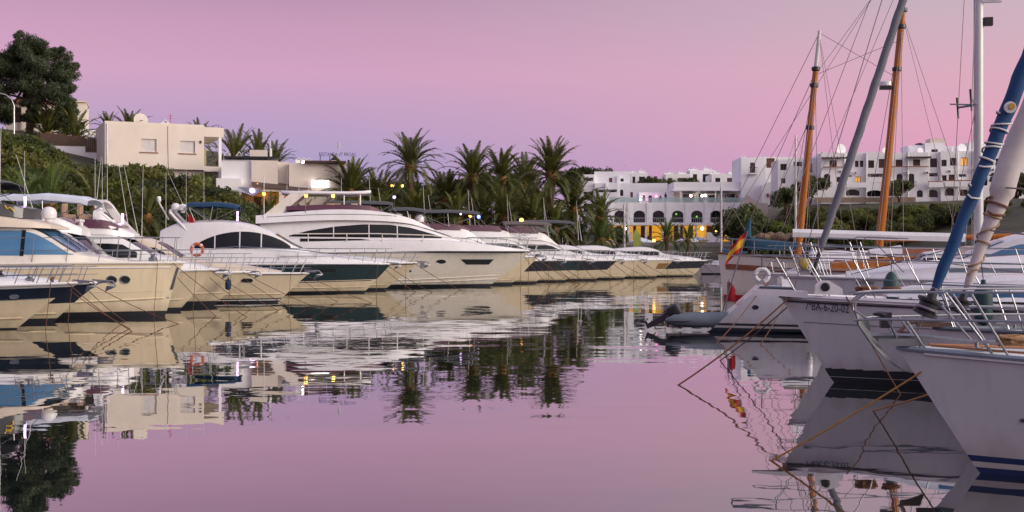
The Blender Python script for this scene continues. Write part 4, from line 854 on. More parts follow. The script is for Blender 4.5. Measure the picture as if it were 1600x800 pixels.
# B: big cream yacht with blue glass
t = boat('motor_yacht', 'big cream yacht with upright stem, twin round portholes and blue-tinted deckhouse glass', 288, 48, 4, group=GL)
h = Hull(17, 4.9, 2.1, 2.05, 1.9, .72, pd=2.5, pw=1.9, wb=.88, flare=1.5, stemk=.75, tm=.4)
h.build(t, [('hull_side', CREAM, 0, .90), ('boot_stripe', BOOT, .90, 1.6)], gun=IVORY, gr=.06)
h.line(t, 'spray_rail', CREAM, lambda t: .82 - .16 * t * t, .035, .2, .985); h.line(t, 'seam', TAN, .54, .012); h.line(t, 'rub_rail', WHITE, .10, .03)
for x in (-2.05, -2.5): h.patch(t, 'porthole', GLASS, x, 1.43, .34, .30, 'oval', rim=STEEL, rimr=.02)
h.patch(t, 'stem_plate', SMOKE, -.36, 1.45, .10, .85, 'rect', off=.02, lean=.25)
cb = Cabin([(-2.2, .6, .5, 2.1, 2.14), (-3.4, 1.35, 1.2, 2.1, 2.36), (-3.7, 1.6, 1.4, 2.1, 2.42), (-4.9, 1.95, 1.6, 2.05, 3.2), (-5.6, 2.0, 1.6, 2.05, 3.42), (-8, 2.05, 1.7, 2.0, 3.55), (-13, 2.0, 1.7, 1.95, 3.55)], .1, .05, 3); cb.build('deckhouse', IVORY, t)
cb.pane(t, -5.45, -3.75, -.9, .9, BGLASS); cb.window(t, -12.5, -5.55, 2.35, 3.28, BGLASS, n=12)
cb.window(t, -5.5, -3.8, lambda x: 2.38, lambda x: max(2.4, cb.at(x)[4] - .16), BGLASS); 
for k in (-.35, .35): MB().tube([cb.top(-3.8, k, .05), cb.top(-4.7, k * .6, .06)], .02, 4).build('wiper', DARKM, t)
for x in (-5.56, -7.3): cb.window(t, x - .07, x + .07, 2.33, 3.3, GLASS, n=1, off=.02, name='window_pillar')
cb.pane(t, -5.5, -3.75, -.98, -.9, GLASS, name='window_pillar', off=.03); cb.pane(t, -5.5, -3.75, .9, .98, GLASS, name='window_pillar', off=.03)
ov = Cabin([(-4.7, 1.25, 1.2, 3.36, 3.44), (-5.3, 1.7, 1.65, 3.38, 3.62), (-7, 1.95, 1.9, 3.42, 3.85), (-14, 2.0, 1.95, 3.45, 3.9)], .1, .04, 4); ov.build('flybridge_deck', TAN, t)
fc = Cabin([(-5.75, 1.2, 1.1, 3.75, 4.15), (-6.2, 1.5, 1.45, 3.8, 4.27), (-9, 1.7, 1.65, 3.85, 4.35), (-13, 1.7, 1.65, 3.85, 4.35)], .03, .0, 2); fc.build('flybridge_coaming', SMOKE, t)
MB().tube([(-6.3, -1.5, 4.22), (-6.22, -1.5, 4.1), (-6.1, -1.49, 4.14), (-6.02, -1.48, 4.06), (-5.98, -1.44, 3.98)], .022, 5).build('yellow_emblem', mat('yellow_emblem', (.85, .5, .01), .5), t)
dome(t, -5.05, -.3, 3.66, .30); rails(h, t, -9, .9, 9, nose=-.25, lean=.1, hn=.95, xf=-.4)
MB().lathe([(.16, 0), (.18, .12), (.08, .2), (.12, .3)], 10, (-1.2, 0, 2.12)).build('windlass', STEEL, t)
canopy(t, -11, -6.55, 1.6, 5.15, CANG, 4.3, -9, 3, front=.2); whip(t, -6.6, -1.2, 4.2, 2.9, .02, .014); whip(t, -6.0, .9, 4.1, 2.2, -.3)
MB().box((-6.05, -.1, 4.25), (-5.98, -.02, 4.62)).build('tube_lamp', LVIO, t)
h.patch(t, 'fitting', STEEL, -.62, .72, .09, .09, 'oval')
lines(t, h, 'big cream blue-glass yacht', 3, 3.6, seed=3)
# C: with white bimini
t = boat('motor_yacht', 'cream flybridge boat under a pale canvas bimini, behind the blue-glass yacht', 343, 53.2, 5, group=GL)
h = Hull(14, 4.3, 1.78, 1.65, 1.6, 1.7, pd=2.2, pw=1.6, wb=.82, flare=1.3, stemk=.9)
h.build(t, [('hull_side', CREAM, 0, .93), ('boot_stripe', BOOT, .93, 1.6)], gr=.06); h.line(t, 'spray_rail', CREAM, lambda t: .85 - .12 * t, .03)
cb = Cabin([(-2, .5, .4, 1.75, 1.8), (-4, 1.3, 1.1, 1.7, 2.15), (-4.8, 1.6, 1.35, 1.68, 2.3), (-6.2, 1.85, 1.5, 1.66, 3.35), (-8, 1.9, 1.6, 1.65, 3.6), (-12, 1.9, 1.6, 1.6, 3.6)], .14); cb.build('deckhouse', WHITE, t); cb.pane(t, -6.05, -4.85, -.85, .85); cb.window(t, -11.5, -5.6, 2.3, lambda x: min(3.0, cb.at(x)[4] - .25))
fb = Cabin([(-5.6, .8, .7, 3.2, 3.5), (-6.6, 1.5, 1.35, 3.4, 3.95), (-11, 1.7, 1.6, 3.45, 4.05)], .06, .03); fb.build('flybridge', WHITE, t); fb.pane(t, -6.9, -5.8, -.8, .8, MAROON)
canopy(t, -8.9, -5.2, 1.4, 4.82, CANW, 3.75, -7.0, 3, tilt=0, front=.5, sag=.06); rails(h, t, -8, .85, 8, nose=-.3, lean=.12, xf=-.5); anchor(t, .1, 1.7, .9)
whip(t, -8.5, 1.2, 3.9, 3.0, 0); whip(t, -8.8, -1.2, 3.9, 3.3, -.12); scanner(t, -5.9, .2, 3.62, .4)
lines(t, h, 'flybridge boat under the pale bimini', 2, 3.6, seed=4)
# D
t = boat('motor_yacht', 'cream flybridge boat with maroon windscreen and beige helm seats', 394, 58.2, 5, group=GL)
h = Hull(14, 4.2, 1.6, 1.55, 1.5, 1.75, pd=2.2, pw=1.6, wb=.82, flare=1.2, stemk=.9)
h.build(t, [('hull_side', CREAM, 0, .86), ('boot_stripe', BOOT, .86, 1.6)], gr=.06); h.line(t, 'spray_rail', CREAM, lambda t: .72 - .1 * t, .03)
cb = Cabin([(-1.6, .4, .3, 1.6, 1.65), (-3.6, 1.3, 1.1, 1.55, 2.2), (-4.4, 1.5, 1.3, 1.55, 2.4), (-6.0, 1.8, 1.45, 1.55, 3.25), (-8, 1.85, 1.6, 1.5, 3.5), (-12, 1.85, 1.6, 1.5, 3.5)], .14); cb.build('deckhouse', WHITE, t); cb.pane(t, -5.9, -4.45, -.85, .85); cb.window(t, -11.5, -5.0, 2.25, lambda x: min(2.9, cb.at(x)[4] - .25))
fb = Cabin([(-5.3, .7, .6, 3.1, 3.35), (-6.4, 1.5, 1.4, 3.3, 3.75), (-11, 1.65, 1.6, 3.3, 3.8)], .06, .03); fb.build('flybridge', WHITE, t); ms = Cabin([(-5.9, 1.2, 1.05, 3.5, 3.72), (-6.6, 1.52, 1.4, 3.6, 3.98), (-9, 1.6, 1.5, 3.6, 4.0)], .04, 0); ms.build('fly_windscreen', MAROON, t)
for x in (-7.6, -8.3):
    stack(t, 'helm_seat', BEIGE, x - .28, x + .28, .3, 3.75, 4.25); stack(t, 'seat_back', BEIGE, x - .35, x - .22, .3, 4.2, 4.75, .05)
pd = Cabin([(-6.3, .3, .15, 3.8, 3.95), (-6.8, .55, .4, 3.8, 4.35), (-7.2, .55, .45, 3.8, 4.42)], .1, .05); pd.build('helm_pod', WHITE, t); pd.pane(t, -6.75, -6.35, -.8, .8, SMOKE)
scanner(t, -7.0, 0, 4.5, .4); rails(h, t, -8, .85, 8, nose=-.2, lean=.15, xf=-.5); anchor(t, .1, 1.58, .8); whip(t, -7.2, 1.3, 3.8, 3.2, 0); whip(t, -6.9, -1.3, 3.8, 3.0, 0); whip(t, -6, 1.3, 3.8, 3.3, -.15)
f_ = MB().lathe([(.02, 0), (.13, .05), (.15, .25), (.13, .45), (.04, .52), (.02, .6)], 10, (-1.0, -.78, .75)).build('fender', CANNAVY, t)
lines(t, h, 'flybridge boat with maroon windscreen', 2, 3.6, seed=5)
lb = MB(); lb.tube([(.27 * math.cos(a), 0, .27 * math.sin(a)) for a in [i * math.pi / 8 for i in range(16)]], .07, 8, closed=True)
lbo = thing('lifebuoy', 'orange and white ring lifebuoy hung on the bow rail beside the maroon-windscreen boat', 'lifebuoy', P(308, 390, 57.3)); lb.build('ring', ORANGE, lbo)
for i in range(4): a = math.pi / 4 + i * math.pi / 2; MB().tube([(.27 * math.cos(a + d), -.005, .27 * math.sin(a + d)) for d in (-.14, 0, .14)], .076, 8).build('band', WHITE, lbo)
# E: low sport cruiser with crowded bow rail
t = boat('motor_yacht', 'low cream sport cruiser with raked bow, crowded steel bow rail and white radar arch', 484, 62.4, 6, group=GL)
h = Hull(13, 4.0, 1.48, 1.5, 1.5, 1.6, pd=2.1, pw=1.5, wb=.82, flare=1.15, stemk=.95)
h.build(t, [('hull_side', CREAM, 0, .86), ('boot_stripe', BOOT, .86, .9), ('boot_line', WHITE, .9, .93), ('bottom', BOOT, .93, 1.6)], gr=.05); h.line(t, 'rub_rail', DARKM, .05, .03); h.line(t, 'spray_rail', CREAM, lambda t: .78 - .08 * t, .03)
h.patch(t, 'porthole', GLASS, -3.0, 1.12, .55, .2, 'round', rim=STEEL); anchor(t, .2, 1.55, 1.0); rails(h, t, -6.5, .75, 10, nose=-.1, lean=.35, mid=2, xf=-.5)
cb = Cabin([(-1.4, .4, .3, 1.48, 1.52), (-3.5, 1.2, 1.0, 1.46, 1.85), (-5.5, 1.55, 1.35, 1.48, 2.1), (-6.1, 1.6, 1.4, 1.5, 2.2), (-7.4, 1.7, 1.3, 1.5, 3.0), (-9.2, 1.7, 1.35, 1.5, 3.35), (-12, 1.7, 1.4, 1.5, 3.3)], .16); cb.build('deckhouse', TAN, t); cb.pane(t, -7.3, -6.15, -.85, .85); cb.window(t, -11.8, -6.9, 2.15, lambda x: min(2.75, cb.at(x)[4] - .25))
for i in range(7): MB().box((-9.9 + i * .16, -.62, 3.46), (-9.78 + i * .16, .62, 3.52)).build('slat', TEAK, t, smooth=False)
ar = MB(); ar.loft([[(-9.9 + dx + z_ * .0, y, z_) for dx, z_ in ((0, z), (.35, z), (.35, z + .12), (0, z + .12))] if False else [(-10.3 + sx, y, z), (-9.9 + sx, y, z), (-9.9 + sx, y, z + .13), (-10.3 + sx, y, z + .13)] for y, z, sx in ((-1.45, 3.1, 1.4), (-1.42, 4.2, .35), (-1.3, 4.75, 0), (-.8, 4.95, -.1), (0, 5.0, -.1), (.8, 4.95, -.1), (1.3, 4.75, 0), (1.42, 4.2, .35), (1.45, 3.1, 1.4))]); ar.build('radar_arch', WHITE, t)
MB().box((-9.0, -1.3, 3.5), (-8.9, -1.2, 4.4)).build('tube_lamp', LVIO, t)
whip(t, -10.2, -1.2, 4.9, 2.3, .1); whip(t, -10.2, 1.2, 4.9, 2.6, .0); whip(t, -8.5, 1.2, 3.3, 3.9, .02); whip(t, -7.3, 1.2, 3.0, 3.6, 0); whip(t, -8.2, -1.2, 3.3, 3.6, -.2)
lines(t, h, 'low sport cruiser with the crowded bow rail', 3, 3.6, seed=6)
# F: dark petrol hull, arched saloon windows
t = boat('motor_yacht', 'sedan yacht with dark petrol hull band, arched dark saloon windows and blue bimini', 612, 79, 7, group=GL)
h = Hull(14.5, 4.5, 1.85, 1.85, 1.8, 1.75, pd=2.2, pw=1.6, wb=.84, flare=1.2, stemk=1.0); u1 = lambda t: .70 - .16 * t
h.build(t, [('hull_band', TEALN, .04, u1), ('sheer_strip', WHITE, 0, .04), ('hull_bottom', CREAM, u1, .93), ('boot_stripe', BOOT, .93, 1.6)], gr=.06); h.line(t, 'trim_line', NAVY, lambda t: u1(t) + .035, .02); h.line(t, 'spray_rail', CREAM, lambda t: .86 - .06 * t, .03)
for x in (-4.0, -5.3): h.patch(t, 'hull_window', GLASS, x, 1.42, 1.0, .28, 'rect', rim=DARKM)
rd = Cabin([(-.35, .25, .1, 1.82, 1.9), (-2.5, 1.5, 1.2, 1.82, 2.15), (-5, 2.1, 1.85, 1.84, 2.5), (-7, 2.22, 2.0, 1.84, 2.7), (-14.2, 2.1, 1.95, 1.8, 2.75)], .2, .06); rd.build('raised_deck', WHITE, t)
cb = Cabin([(-5.2, 1.2, .9, 2.45, 2.62), (-6.0, 1.7, 1.3, 2.5, 2.95), (-7.4, 1.85, 1.45, 2.6, 3.75), (-9, 1.9, 1.55, 2.6, 4.3), (-11, 1.9, 1.6, 2.6, 4.5), (-13.2, 1.85, 1.5, 2.6, 4.3), (-14.2, 1.8, 1.4, 2.6, 3.9)], .25, .1); cb.build('deckhouse', WHITE, t)
cb.pane(t, -7.2, -5.6, -.85, .85, SMOKE); arc = lambda x: 2.82 + 1.02 * max(0, 1 - ((x + 9.2) / 3.0) ** 2) ** .8
for a, b_ in ((-12.1, -10.9), (-10.82, -9.4), (-9.32, -8.1), (-8.02, -6.3)): cb.window(t, a, b_, 2.8, arc, GLASS)
canopy(t, -12.6, -9.5, 1.5, 5.55, mat('bright_blue_canvas', (.008, .05, .12), .8), 4.45, -11.2, 3, front=.5)
am = MB(); am.tube([(-12.6, -1.5, 3.9), (-13.6, -1.4, 5.0), (-13.7, -.6, 5.15), (-13.7, .6, 5.15), (-13.6, 1.4, 5.0), (-12.6, 1.5, 3.9)], .11, 6); am.build('radar_arch', WHITE, t)
dome(t, -13.4, -.5, 5.1, .28); dome(t, -13.1, .5, 5.1, .28); scanner(t, -12.9, -.9, 5.0, .5); MB().tube([(-13.9, 0, 4.6), (-14.5, 0, 5.7)], .05, 5).build('light_mast', WHITE, t); MB().lathe([(.1, 0), (.14, .05), (.14, .3), (.1, .36)], 8, (-14.5, 0, 5.7)).build('horn_light', WHITE, t)
whip(t, -13.0, 1.3, 4.4, 4.6, 0); whip(t, -11.9, 1.3, 4.4, 4.6, 0); whip(t, -12.3, -1.3, 4.3, 3.6, -.45)
flag(t, (-12.5, -1.4, 4.9), .9, .6, [(1, RED)], .9); MB().box((-9.6, -1.3, 4.5), (-9.5, -1.2, 5.1)).build('tube_lamp', LVIO, t)
rails(h, t, -7, .95, 8, nose=-.1, lean=.15, xf=-.5, r=.022); anchor(t, .15, 1.85, 1.0)
MB().tube([(-10.8, -2.0, 2.8), (-9.5, -2.05, 2.9), (-6, -1.95, 2.75), (-4, -1.6, 2.5)], .03, 5).build('hand_rail', STEEL, t)
lines(t, h, 'dark petrol sedan yacht', 3, 3.5, seed=7)
# F2
t = boat('motor_yacht', 'cream-bowed open boat tucked between the petrol sedan yacht and the hardtop yacht', 655, 85, 7, group=GL)
h = Hull(13, 4.2, 1.9, 1.8, 1.75, 2.4, pd=2.2, pw=1.5, wb=.82, flare=1.15); h.build(t, [('hull_side', CREAM, 0, .92), ('boot_stripe', BOOT, .92, 1.6)], gr=.06); h.line(t, 'rub_rail', DARKM, .06, .03); h.line(t, 'spray_rail', CREAM, .8, .03)
Cabin([(-.8, .3, .2, 1.86, 1.92), (-4, 1.4, 1.2, 1.8, 2.25), (-8, 1.8, 1.6, 1.8, 2.5), (-12, 1.8, 1.6, 1.75, 2.5)], .15).build('coachroof', WHITE, t); rails(h, t, -6, .7, 6, nose=0, lean=.45, xf=-.6, r=.022); anchor(t, .3, 1.9, 1.1)
lines(t, h, 'cream-bowed open boat', 1, 3.8, seed=8)
# G: hardtop flybridge yacht
t = boat('motor_yacht', 'largest white flybridge yacht with white hardtop, slanted arch and long dark curved windows', 831, 95.5, 8, group=GL)
h = Hull(22, 5.6, 2.72, 2.7, 2.5, 3.3, pd=2.3, pw=1.6, wb=.84, flare=1.25, stemk=1.0, tm=.42)
h.build(t, [('hull_side', IVORY, 0, .93), ('boot_stripe', BOOT, .93, 1.6)], gr=.05); h.line(t, 'rub_rail', DARKM, .045, .035); h.line(t, 'seam', TAN, lambda t: .72 - .1 * t, .014); h.line(t, 'spray_rail', IVORY, lambda t: .95 - .16 * t * t, .045, .4, .99); h.line(t, 'spray_rail', IVORY, lambda t: .88 - .2 * t * t, .04, .55, .985)
h.patch(t, 'porthole', GLASS, -7.2, 1.9, .75, .32, 'oval', rim=STEEL); h.patch(t, 'hull_window', GLASS, -4.4, 1.88, 2.6, .38, 'trap', rim=DARKM); h.patch(t, 'porthole', GLASS, -9.5, 1.2, .16, .16, 'oval')
rd = Cabin([(-.2, .25, .1, 2.7, 2.76), (-2.5, 1.75, 1.6, 2.7, 3.05), (-5, 2.45, 2.25, 2.7, 3.35), (-8, 2.78, 2.65, 2.7, 3.5), (-12, 2.79, 2.7, 2.65, 3.5), (-21, 2.6, 2.5, 2.55, 3.3)], .12, .05); rd.build('bulwark_deck', WHITE, t)
cb = Cabin([(-5.6, .9, .7, 3.3, 3.5), (-6.6, 1.7, 1.3, 3.4, 3.85), (-8.2, 2.1, 1.7, 3.4, 4.35), (-10.5, 2.3, 1.9, 3.4, 4.95), (-13, 2.35, 2.05, 3.35, 5.15), (-17, 2.3, 2.05, 3.3, 5.1), (-20.5, 2.2, 2.0, 3.2, 4.8)], .25, .08); cb.build('deckhouse', WHITE, t)
arc = lambda x: interp([(-18.6, 3.78), (-17, 4.2), (-15, 4.52), (-13, 4.68), (-11, 4.66), (-9.5, 4.45), (-8, 4.05), (-6.9, 3.72)], x)
for a, b_ in ((-18.4, -15.2), (-15.12, -12.6), (-12.52, -10.5), (-10.42, -7.1)): cb.window(t, a, b_, lambda x: interp([(-18.6, 3.76), (-7, 3.66)], x), arc, GLASS)
cb.pane(t, -8.6, -6.3, -.9, .9); cb.window(t, -17.6, -12.0, 3.38, lambda x: interp([(-17.6, 3.62), (-13, 3.6), (-12, 3.42)], x), GLASS)
fb = Cabin([(-7.6, .9, .6, 4.2, 4.35), (-9.6, 1.9, 1.7, 4.75, 5.2), (-12.5, 2.3, 2.15, 4.95, 5.72), (-16, 2.4, 2.25, 4.95, 5.75), (-20.8, 2.4, 2.25, 4.7, 5.3)], .12, .03); fb.build('flybridge', WHITE, t)
ms = Cabin([(-11.4, 1.4, 1.2, 5.5, 5.68), (-12.6, 2.05, 1.95, 5.65, 6.08), (-16, 2.15, 2.05, 5.7, 6.12), (-18.6, 2.15, 2.05, 5.7, 6.0)], .04, 0); ms.build('fly_windscreen', MAROON, t); h_ = fb
fb.window(t, -20, -10.5, lambda x: fb.at(x)[3] + .42, lambda x: fb.at(x)[3] + .46, DARKM, n=12, name='styling_line')
ht = MB(); prof = [(-19.0, 6.95, 1.5), (-18.6, 6.9, 1.85), (-17, 6.88, 2.0), (-14, 6.88, 2.0), (-12.9, 6.93, 1.9), (-12.4, 7.0, 1.5)]
ht.loft([[(x, w * k, z + c) for k, c in ((-1, .1), (-.97, .02), (0, .0), (.97, .02), (1, .1), (.95, .24), (.5, .30), (0, .32), (-.5, .30), (-.95, .24))] for x, z, w in prof]); ht.build('hardtop', WHITE, t)
for sd in (1, -1):
    MB().loft([[(-20.4, sd * 2.05, 5.2), (-19.0, sd * 2.05, 5.4), (-19.0, sd * 1.9, 5.4), (-20.4, sd * 1.9, 5.2)], [(-18.3, sd * 1.95, 6.95), (-17.2, sd * 1.95, 6.95), (-17.2, sd * 1.8, 6.95), (-18.3, sd * 1.8, 6.95)]]).build('arch_leg', IVORY, t)
    MB().tube([(-13.2, sd * 1.7, 5.9), (-13.2, sd * 1.7, 6.95)], .06, 6).build('post', IVORY, t); MB().tube([(-14.4, sd * 1.7, 5.9), (-14.4, sd * 1.7, 6.95)], .05, 6).build('post', IVORY, t)
for x in (-17.2, -15.2): MB().ball((x, -1.2, 6.8), .13, 8).build('ceiling_lamp', LWARM, t)
for x, y in ((-15.4, -.6), (-14.9, .7), (-13.6, -.4)): stack(t, 'helm_seat', IVORY, x - .25, x + .25, .28, 5.7, 6.3)
for x, y, hh in ((-18.6, -1.2, 2.6), (-17.8, 1.2, 2.2), (-17.0, -1.2, 2.6), (-15.7, 1, 1.8), (-14.6, -.9, 1.8)): whip(t, x, y, 7.15, hh * .6, .02)
MB().tube([(-17.2, -2.25, 5.4), (-17.2, -2.25, 7.0)], .03, 5).build('rod_holder', STEEL, t); MB().tube([(-20.2, -2.3, 4.9), (-20.2, -2.3, 8.2)], .03, 5).build('flag_pole', WHITE, t)
MB().tube([(-18, -2.62, 3.95), (-12, -2.75, 3.98), (-8, -2.7, 3.86), (-6, -2.4, 3.62)], .045, 6).build('hand_rail', IVORY, t)
for x in (-17, -14.2, -11.6, -8.6): MB().tube([(x, -2.72, 3.4), (x, -2.72, 3.95)], .035, 6).build('hand_rail_post', IVORY, t)
stack(t, 'sunpad', BEIGE, -7.2, -5.9, .8, 3.35, 3.72); rails(h, t, -5.5, 1.0, 6, nose=.1, lean=.3, xf=-.5, r=.028, inset=.12); anchor(t, .2, 2.7, 1.3)
h.patch(t, 'hawse_pipe', STEEL, -8.6, 1.7, .28, .5, 'oval', off=.03); lines(t, h, 'largest white hardtop yacht', 3, 4.2, seed=9)
# generic far yachts
def far(label, tip, D, rz, L, B, fb_, rake, band, style, desc, seed, extra=None, zs=1.0, cabm=WHITE, bm=CREAM):
    t = boat('motor_yacht', label, tip, D, rz, group=GL); h = Hull(L, B, fb_, fb_ * .97, fb_ * .93, rake, pd=2.2, pw=1.6, wb=.83, flare=1.2)
    if band: u1 = lambda t: .60 - .12 * t; h.build(t, [('sheer_strip', WHITE, 0, .06), ('hull_band', band, .06, u1), ('hull_bottom', bm, u1, .92), ('boot_stripe', BOOT, .92, 1.6)], gr=.07)
    else: h.build(t, [('hull_side', bm, 0, .92), ('boot_stripe', BOOT, .92, 1.6)], gr=.07)
    h.line(t, 'spray_rail', bm, .84, .035); f = fb_
    rails(h, t, -L * .5, .9, 7, nose=.1, lean=.35, xf=-.5, r=.026); anchor(t, .2, f, 1.2)
    if style == 'open':
        cb = Cabin([(-.8, .35, .2, f, f + .1), (-L * .25, B * .36, B * .3, f - .05, f + .45), (-L * .4, B * .42, B * .36, f - .05, f + .7), (-L * .48, B * .42, B * .34, f - .05, f + 1.2), (-L * .6, B * .42, B * .34, f - .05, f + 1.45), (-L * .9, B * .42, B * .36, f - .1, f + 1.2)], .2); cb.build('deckhouse', cabm, t); cb.pane(t, -L * .5, -L * .41, -.85, .85, extra or SMOKE); cb.window(t, -L * .85, -L * .46, f + .55, lambda x: min(f + 1.0, cb.at(x)[4] - .2))
    else:
        cb = Cabin([(-1, .35, .2, f, f + .1), (-L * .26, B * .38, B * .3, f - .05, f + .55), (-L * .36, B * .43, B * .34, f - .05, f + .95), (-L * .5, B * .43, B * .36, f - .05, f + 1.85), (-L * .62, B * .43, B * .38, f - .05, f + 2.1), (-L * .93, B * .43, B * .38, f - .1, f + 2.05)], .22); cb.build('deckhouse', cabm, t); cb.pane(t, -L * .47, -L * .37, -.88, .88)
        cb.window(t, -L * .9, -L * .40, f + .85, lambda x: min(f + 1.45, cb.at(x)[4] - .25))
        fb = Cabin([(-L * .4, B * .2, B * .14, f + 1.3, f + 1.45), (-L * .52, B * .38, B * .34, f + 1.85, f + 2.6), (-L * .95, B * .42, B * .38, f + 1.95, f + 2.7)], .1, .03); fb.build('flybridge', cabm, t)
        ms = Cabin([(-L * .48, B * .26, B * .22, f + 2.35, f + 2.6), (-L * .56, B * .37, B * .34, f + 2.5, f + 3.0), (-L * .85, B * .4, B * .37, f + 2.55, f + 3.05)], .04, 0); ms.build('fly_windscreen', extra or MAROON, t)
    whip(t, -L * .72, -B * .3, f + 2.0, 4.2, -.05, .022); whip(t, -L * .66, B * .3, f + 2.0, 3.6, -.15, .022)
    lines(t, h, desc, 2, 3.5, seed=seed); return t, h
t, h = far('white flybridge yacht with two dark grey biminis and twin satellite domes behind the hardtop yacht', 842, 101.5, 8, 19, 5, 2.3, 2.3, None, 'fly', 'yacht with two dark grey biminis', 20)
canopy(t, -17.2, -12.0, 2.0, 6.6, CANG, 5.2, -14.5, 3, front=.2); canopy(t, -12.4, -9.4, 1.9, 6.1, CANG, 4.6, -10.6, 3, front=.5); dome(t, -11.6, -1.2, 5.0, .42); dome(t, -9.9, -1.2, 4.9, .40); scanner(t, -10.6, .4, 5.4, .7)
t, h = far('navy-banded flybridge yacht with grey bimini lit from below by small violet lamps', 872, 106.5, 8, 16, 4.8, 2.0, 2.0, NAVY, 'fly', 'navy-banded yacht with the violet-lit grey bimini', 21)
canopy(t, -12.4, -7.0, 1.9, 6.1, CANG, 4.8, -9.6, 3, front=.4)
for x in (-8.6, -7.1): MB().ball((x, -1.7, 5.85 if x < -8 else 5.8), .09, 6).build('small_lamp', LVIO, t)
t, h = far('petrol-banded flybridge yacht with brown-grey bimini behind the grey bimini yacht', 917, 112.5, 8, 15, 4.6, 2.0, 2.1, TEALN, 'fly', 'petrol-banded yacht with the brown-grey bimini', 22)
canopy(t, -7.9, -3.6, 1.8, 5.3, CANB, 4.1, -6.0, 3, front=.3)
t, h = far('navy-banded flybridge yacht with slim grey bimini and dark fly cover', 966, 119, 8, 15, 4.6, 1.95, 2.3, NAVY, 'fly', 'navy-banded yacht with the slim grey bimini', 23, MAROON)
canopy(t, -9.0, -4.6, 1.8, 5.6, CANG, 4.5, -7.0, 3, front=.3); MB().ball((-9.6, -1.2, 5.7), .2, 8).build('lamp', LWARM, t)
Cabin([(-7.2, 1.4, .9, 4.6, 5.0), (-8.4, 1.7, 1.2, 4.6, 5.6), (-10, 1.7, 1.2, 4.6, 5.5), (-10.6, 1.6, 1.1, 4.6, 4.9)], .2).build('console_cover', CANB, t)
t, h = far('cream bow yacht with sea-green side glass between navy-banded neighbours', 1002, 125.5, 8, 14, 4.5, 1.95, 1.9, None, 'open', 'cream yacht with the sea-green glass', 24, mat('sea_green_window', (.03, .20, .20), .1))
t, h = far('cream yacht with pale blue windscreen and tan bow corner', 1054, 133, 8, 15, 4.6, 1.95, 2.2, None, 'open', 'cream yacht with the pale blue windscreen', 25, BGLASS)
h.patch(t, 'tan_bow_corner', mat('tan_leather_cover', (.30, .17, .07), .6), -1.5, 1.25, 1.5, .6, 'trap', lean=.5)
t, h = far('navy-banded low boat with white foredeck, last of the left row', 1106, 141, 6, 13, 4.2, 1.85, 1.8, NAVY, 'open', 'last navy-banded boat of the left row', 26)
# ------------------------------------------------------------------ right side: sailing yachts, bows or sterns towards the fairway
GR = 'sailing yachts moored on the right'
def stay(parent, a, b, r=.006, name='stay', m=None): return MB().tube([a, b], r, 4).build(name, m or WIRE, parent)
def furl(parent, a, b, prof, m, name='furled_sail', turns=14, wr=.05, n=10, seg=110):
    """sail rolled round its stay: radius profile along the stay with a spiral fold"""
    a = Vector(a); b = Vector(b); ax = (b - a).normalized(); u = ax.orthogonal().normalized(); v = ax.cross(u); rings = []; rg = random.Random(len(name) + int(a.z * 100))
    for i in range(seg + 1):
        f = i / seg; r = interp(prof, f); c = a.lerp(b, f); ring = []
        for j in range(n):
            t = 2 * math.pi * j / n; w = 1 + wr * math.sin(t + f * turns * 6.283) + wr * .6 * math.sin(2 * t - f * turns * 9) + rg.uniform(-.012, .012)
            ring.append(c + (u * math.cos(t) + v * math.sin(t)) * r * w)
        rings.append(ring)
    return MB().loft(rings).build(name, m, parent, ang=60)
def lash(parent, a, b, prof, f0, f1, turns, m, r=.008, name='lashing'):
    a = Vector(a); b = Vector(b); ax = (b - a).normalized(); u = ax.orthogonal().normalized(); v = ax.cross(u); pts = []
    n = int(turns * 10)
    for i in range(n + 1):
        f = lerp(f0, f1, i / n + .35 / turns * math.sin(i * .37 + f0 * 50) * (0 < i < n)); t = 2 * math.pi * turns * i / n; rr = interp(prof, f) * 1.09 + r; pts.append(a.lerp(b, f) + (u * math.cos(t) + v * math.sin(t)) * rr)
    MB().tube(pts, r, 5).build(name, m, parent)
def drum(parent, p, r, ax, m=DARKM):
    q = Vector((0, 0, 1)).rotation_difference(Vector(ax)).to_matrix()
    o = MB().lathe([(r * .3, -.05), (r, -.03), (r, .0), (r * .75, .02), (r * .75, .1), (r, .12), (r * 1.0, .15), (r * .4, .17), (r * .3, .26), (r * .2, .3)], 14, p, q).build('furling_drum', m, parent)
    MB().lathe([(r * 1.02, .035), (r * 1.02, .055), (r * .8, .06)], 14, p, q).build('drum_ring', STEEL, o)
def mast(parent, x, z0, z1, r, m=ALU, rake=0, name='mast', n=10, taper=.8):
    mb = MB(); pts = [(x - rake * (z - z0), 0, z) for z in (z0, lerp(z0, z1, .5), lerp(z0, z1, .9), z1)]; return mb.tube(pts, [r, r, r * (taper + .05), r * taper], n).build(name, m, parent)
def cleat(parent, x, y, z): MB().tube([(x - .12, y, z + .06), (x + .12, y, z + .06)], .018, 5).tube([(x, y, z), (x, y, z + .06)], .025, 5).build('cleat', STEEL, parent)
def coil(parent, x, y, z, r, m, k=5):
    rg = random.Random(int(x * 100)); pts = []
    for i in range(k * 10): a = i * .628; rr = r * (1 + .18 * math.sin(i * 1.7) + rg.uniform(-.1, .1)); pts.append((x + rr * math.cos(a), y + rr * .7 * math.sin(a), z + .02 + .018 * (i // 10) + .02 * abs(math.sin(i * .9))))
    MB().tube(pts, .02, 5).build('rope_coil', m, parent)
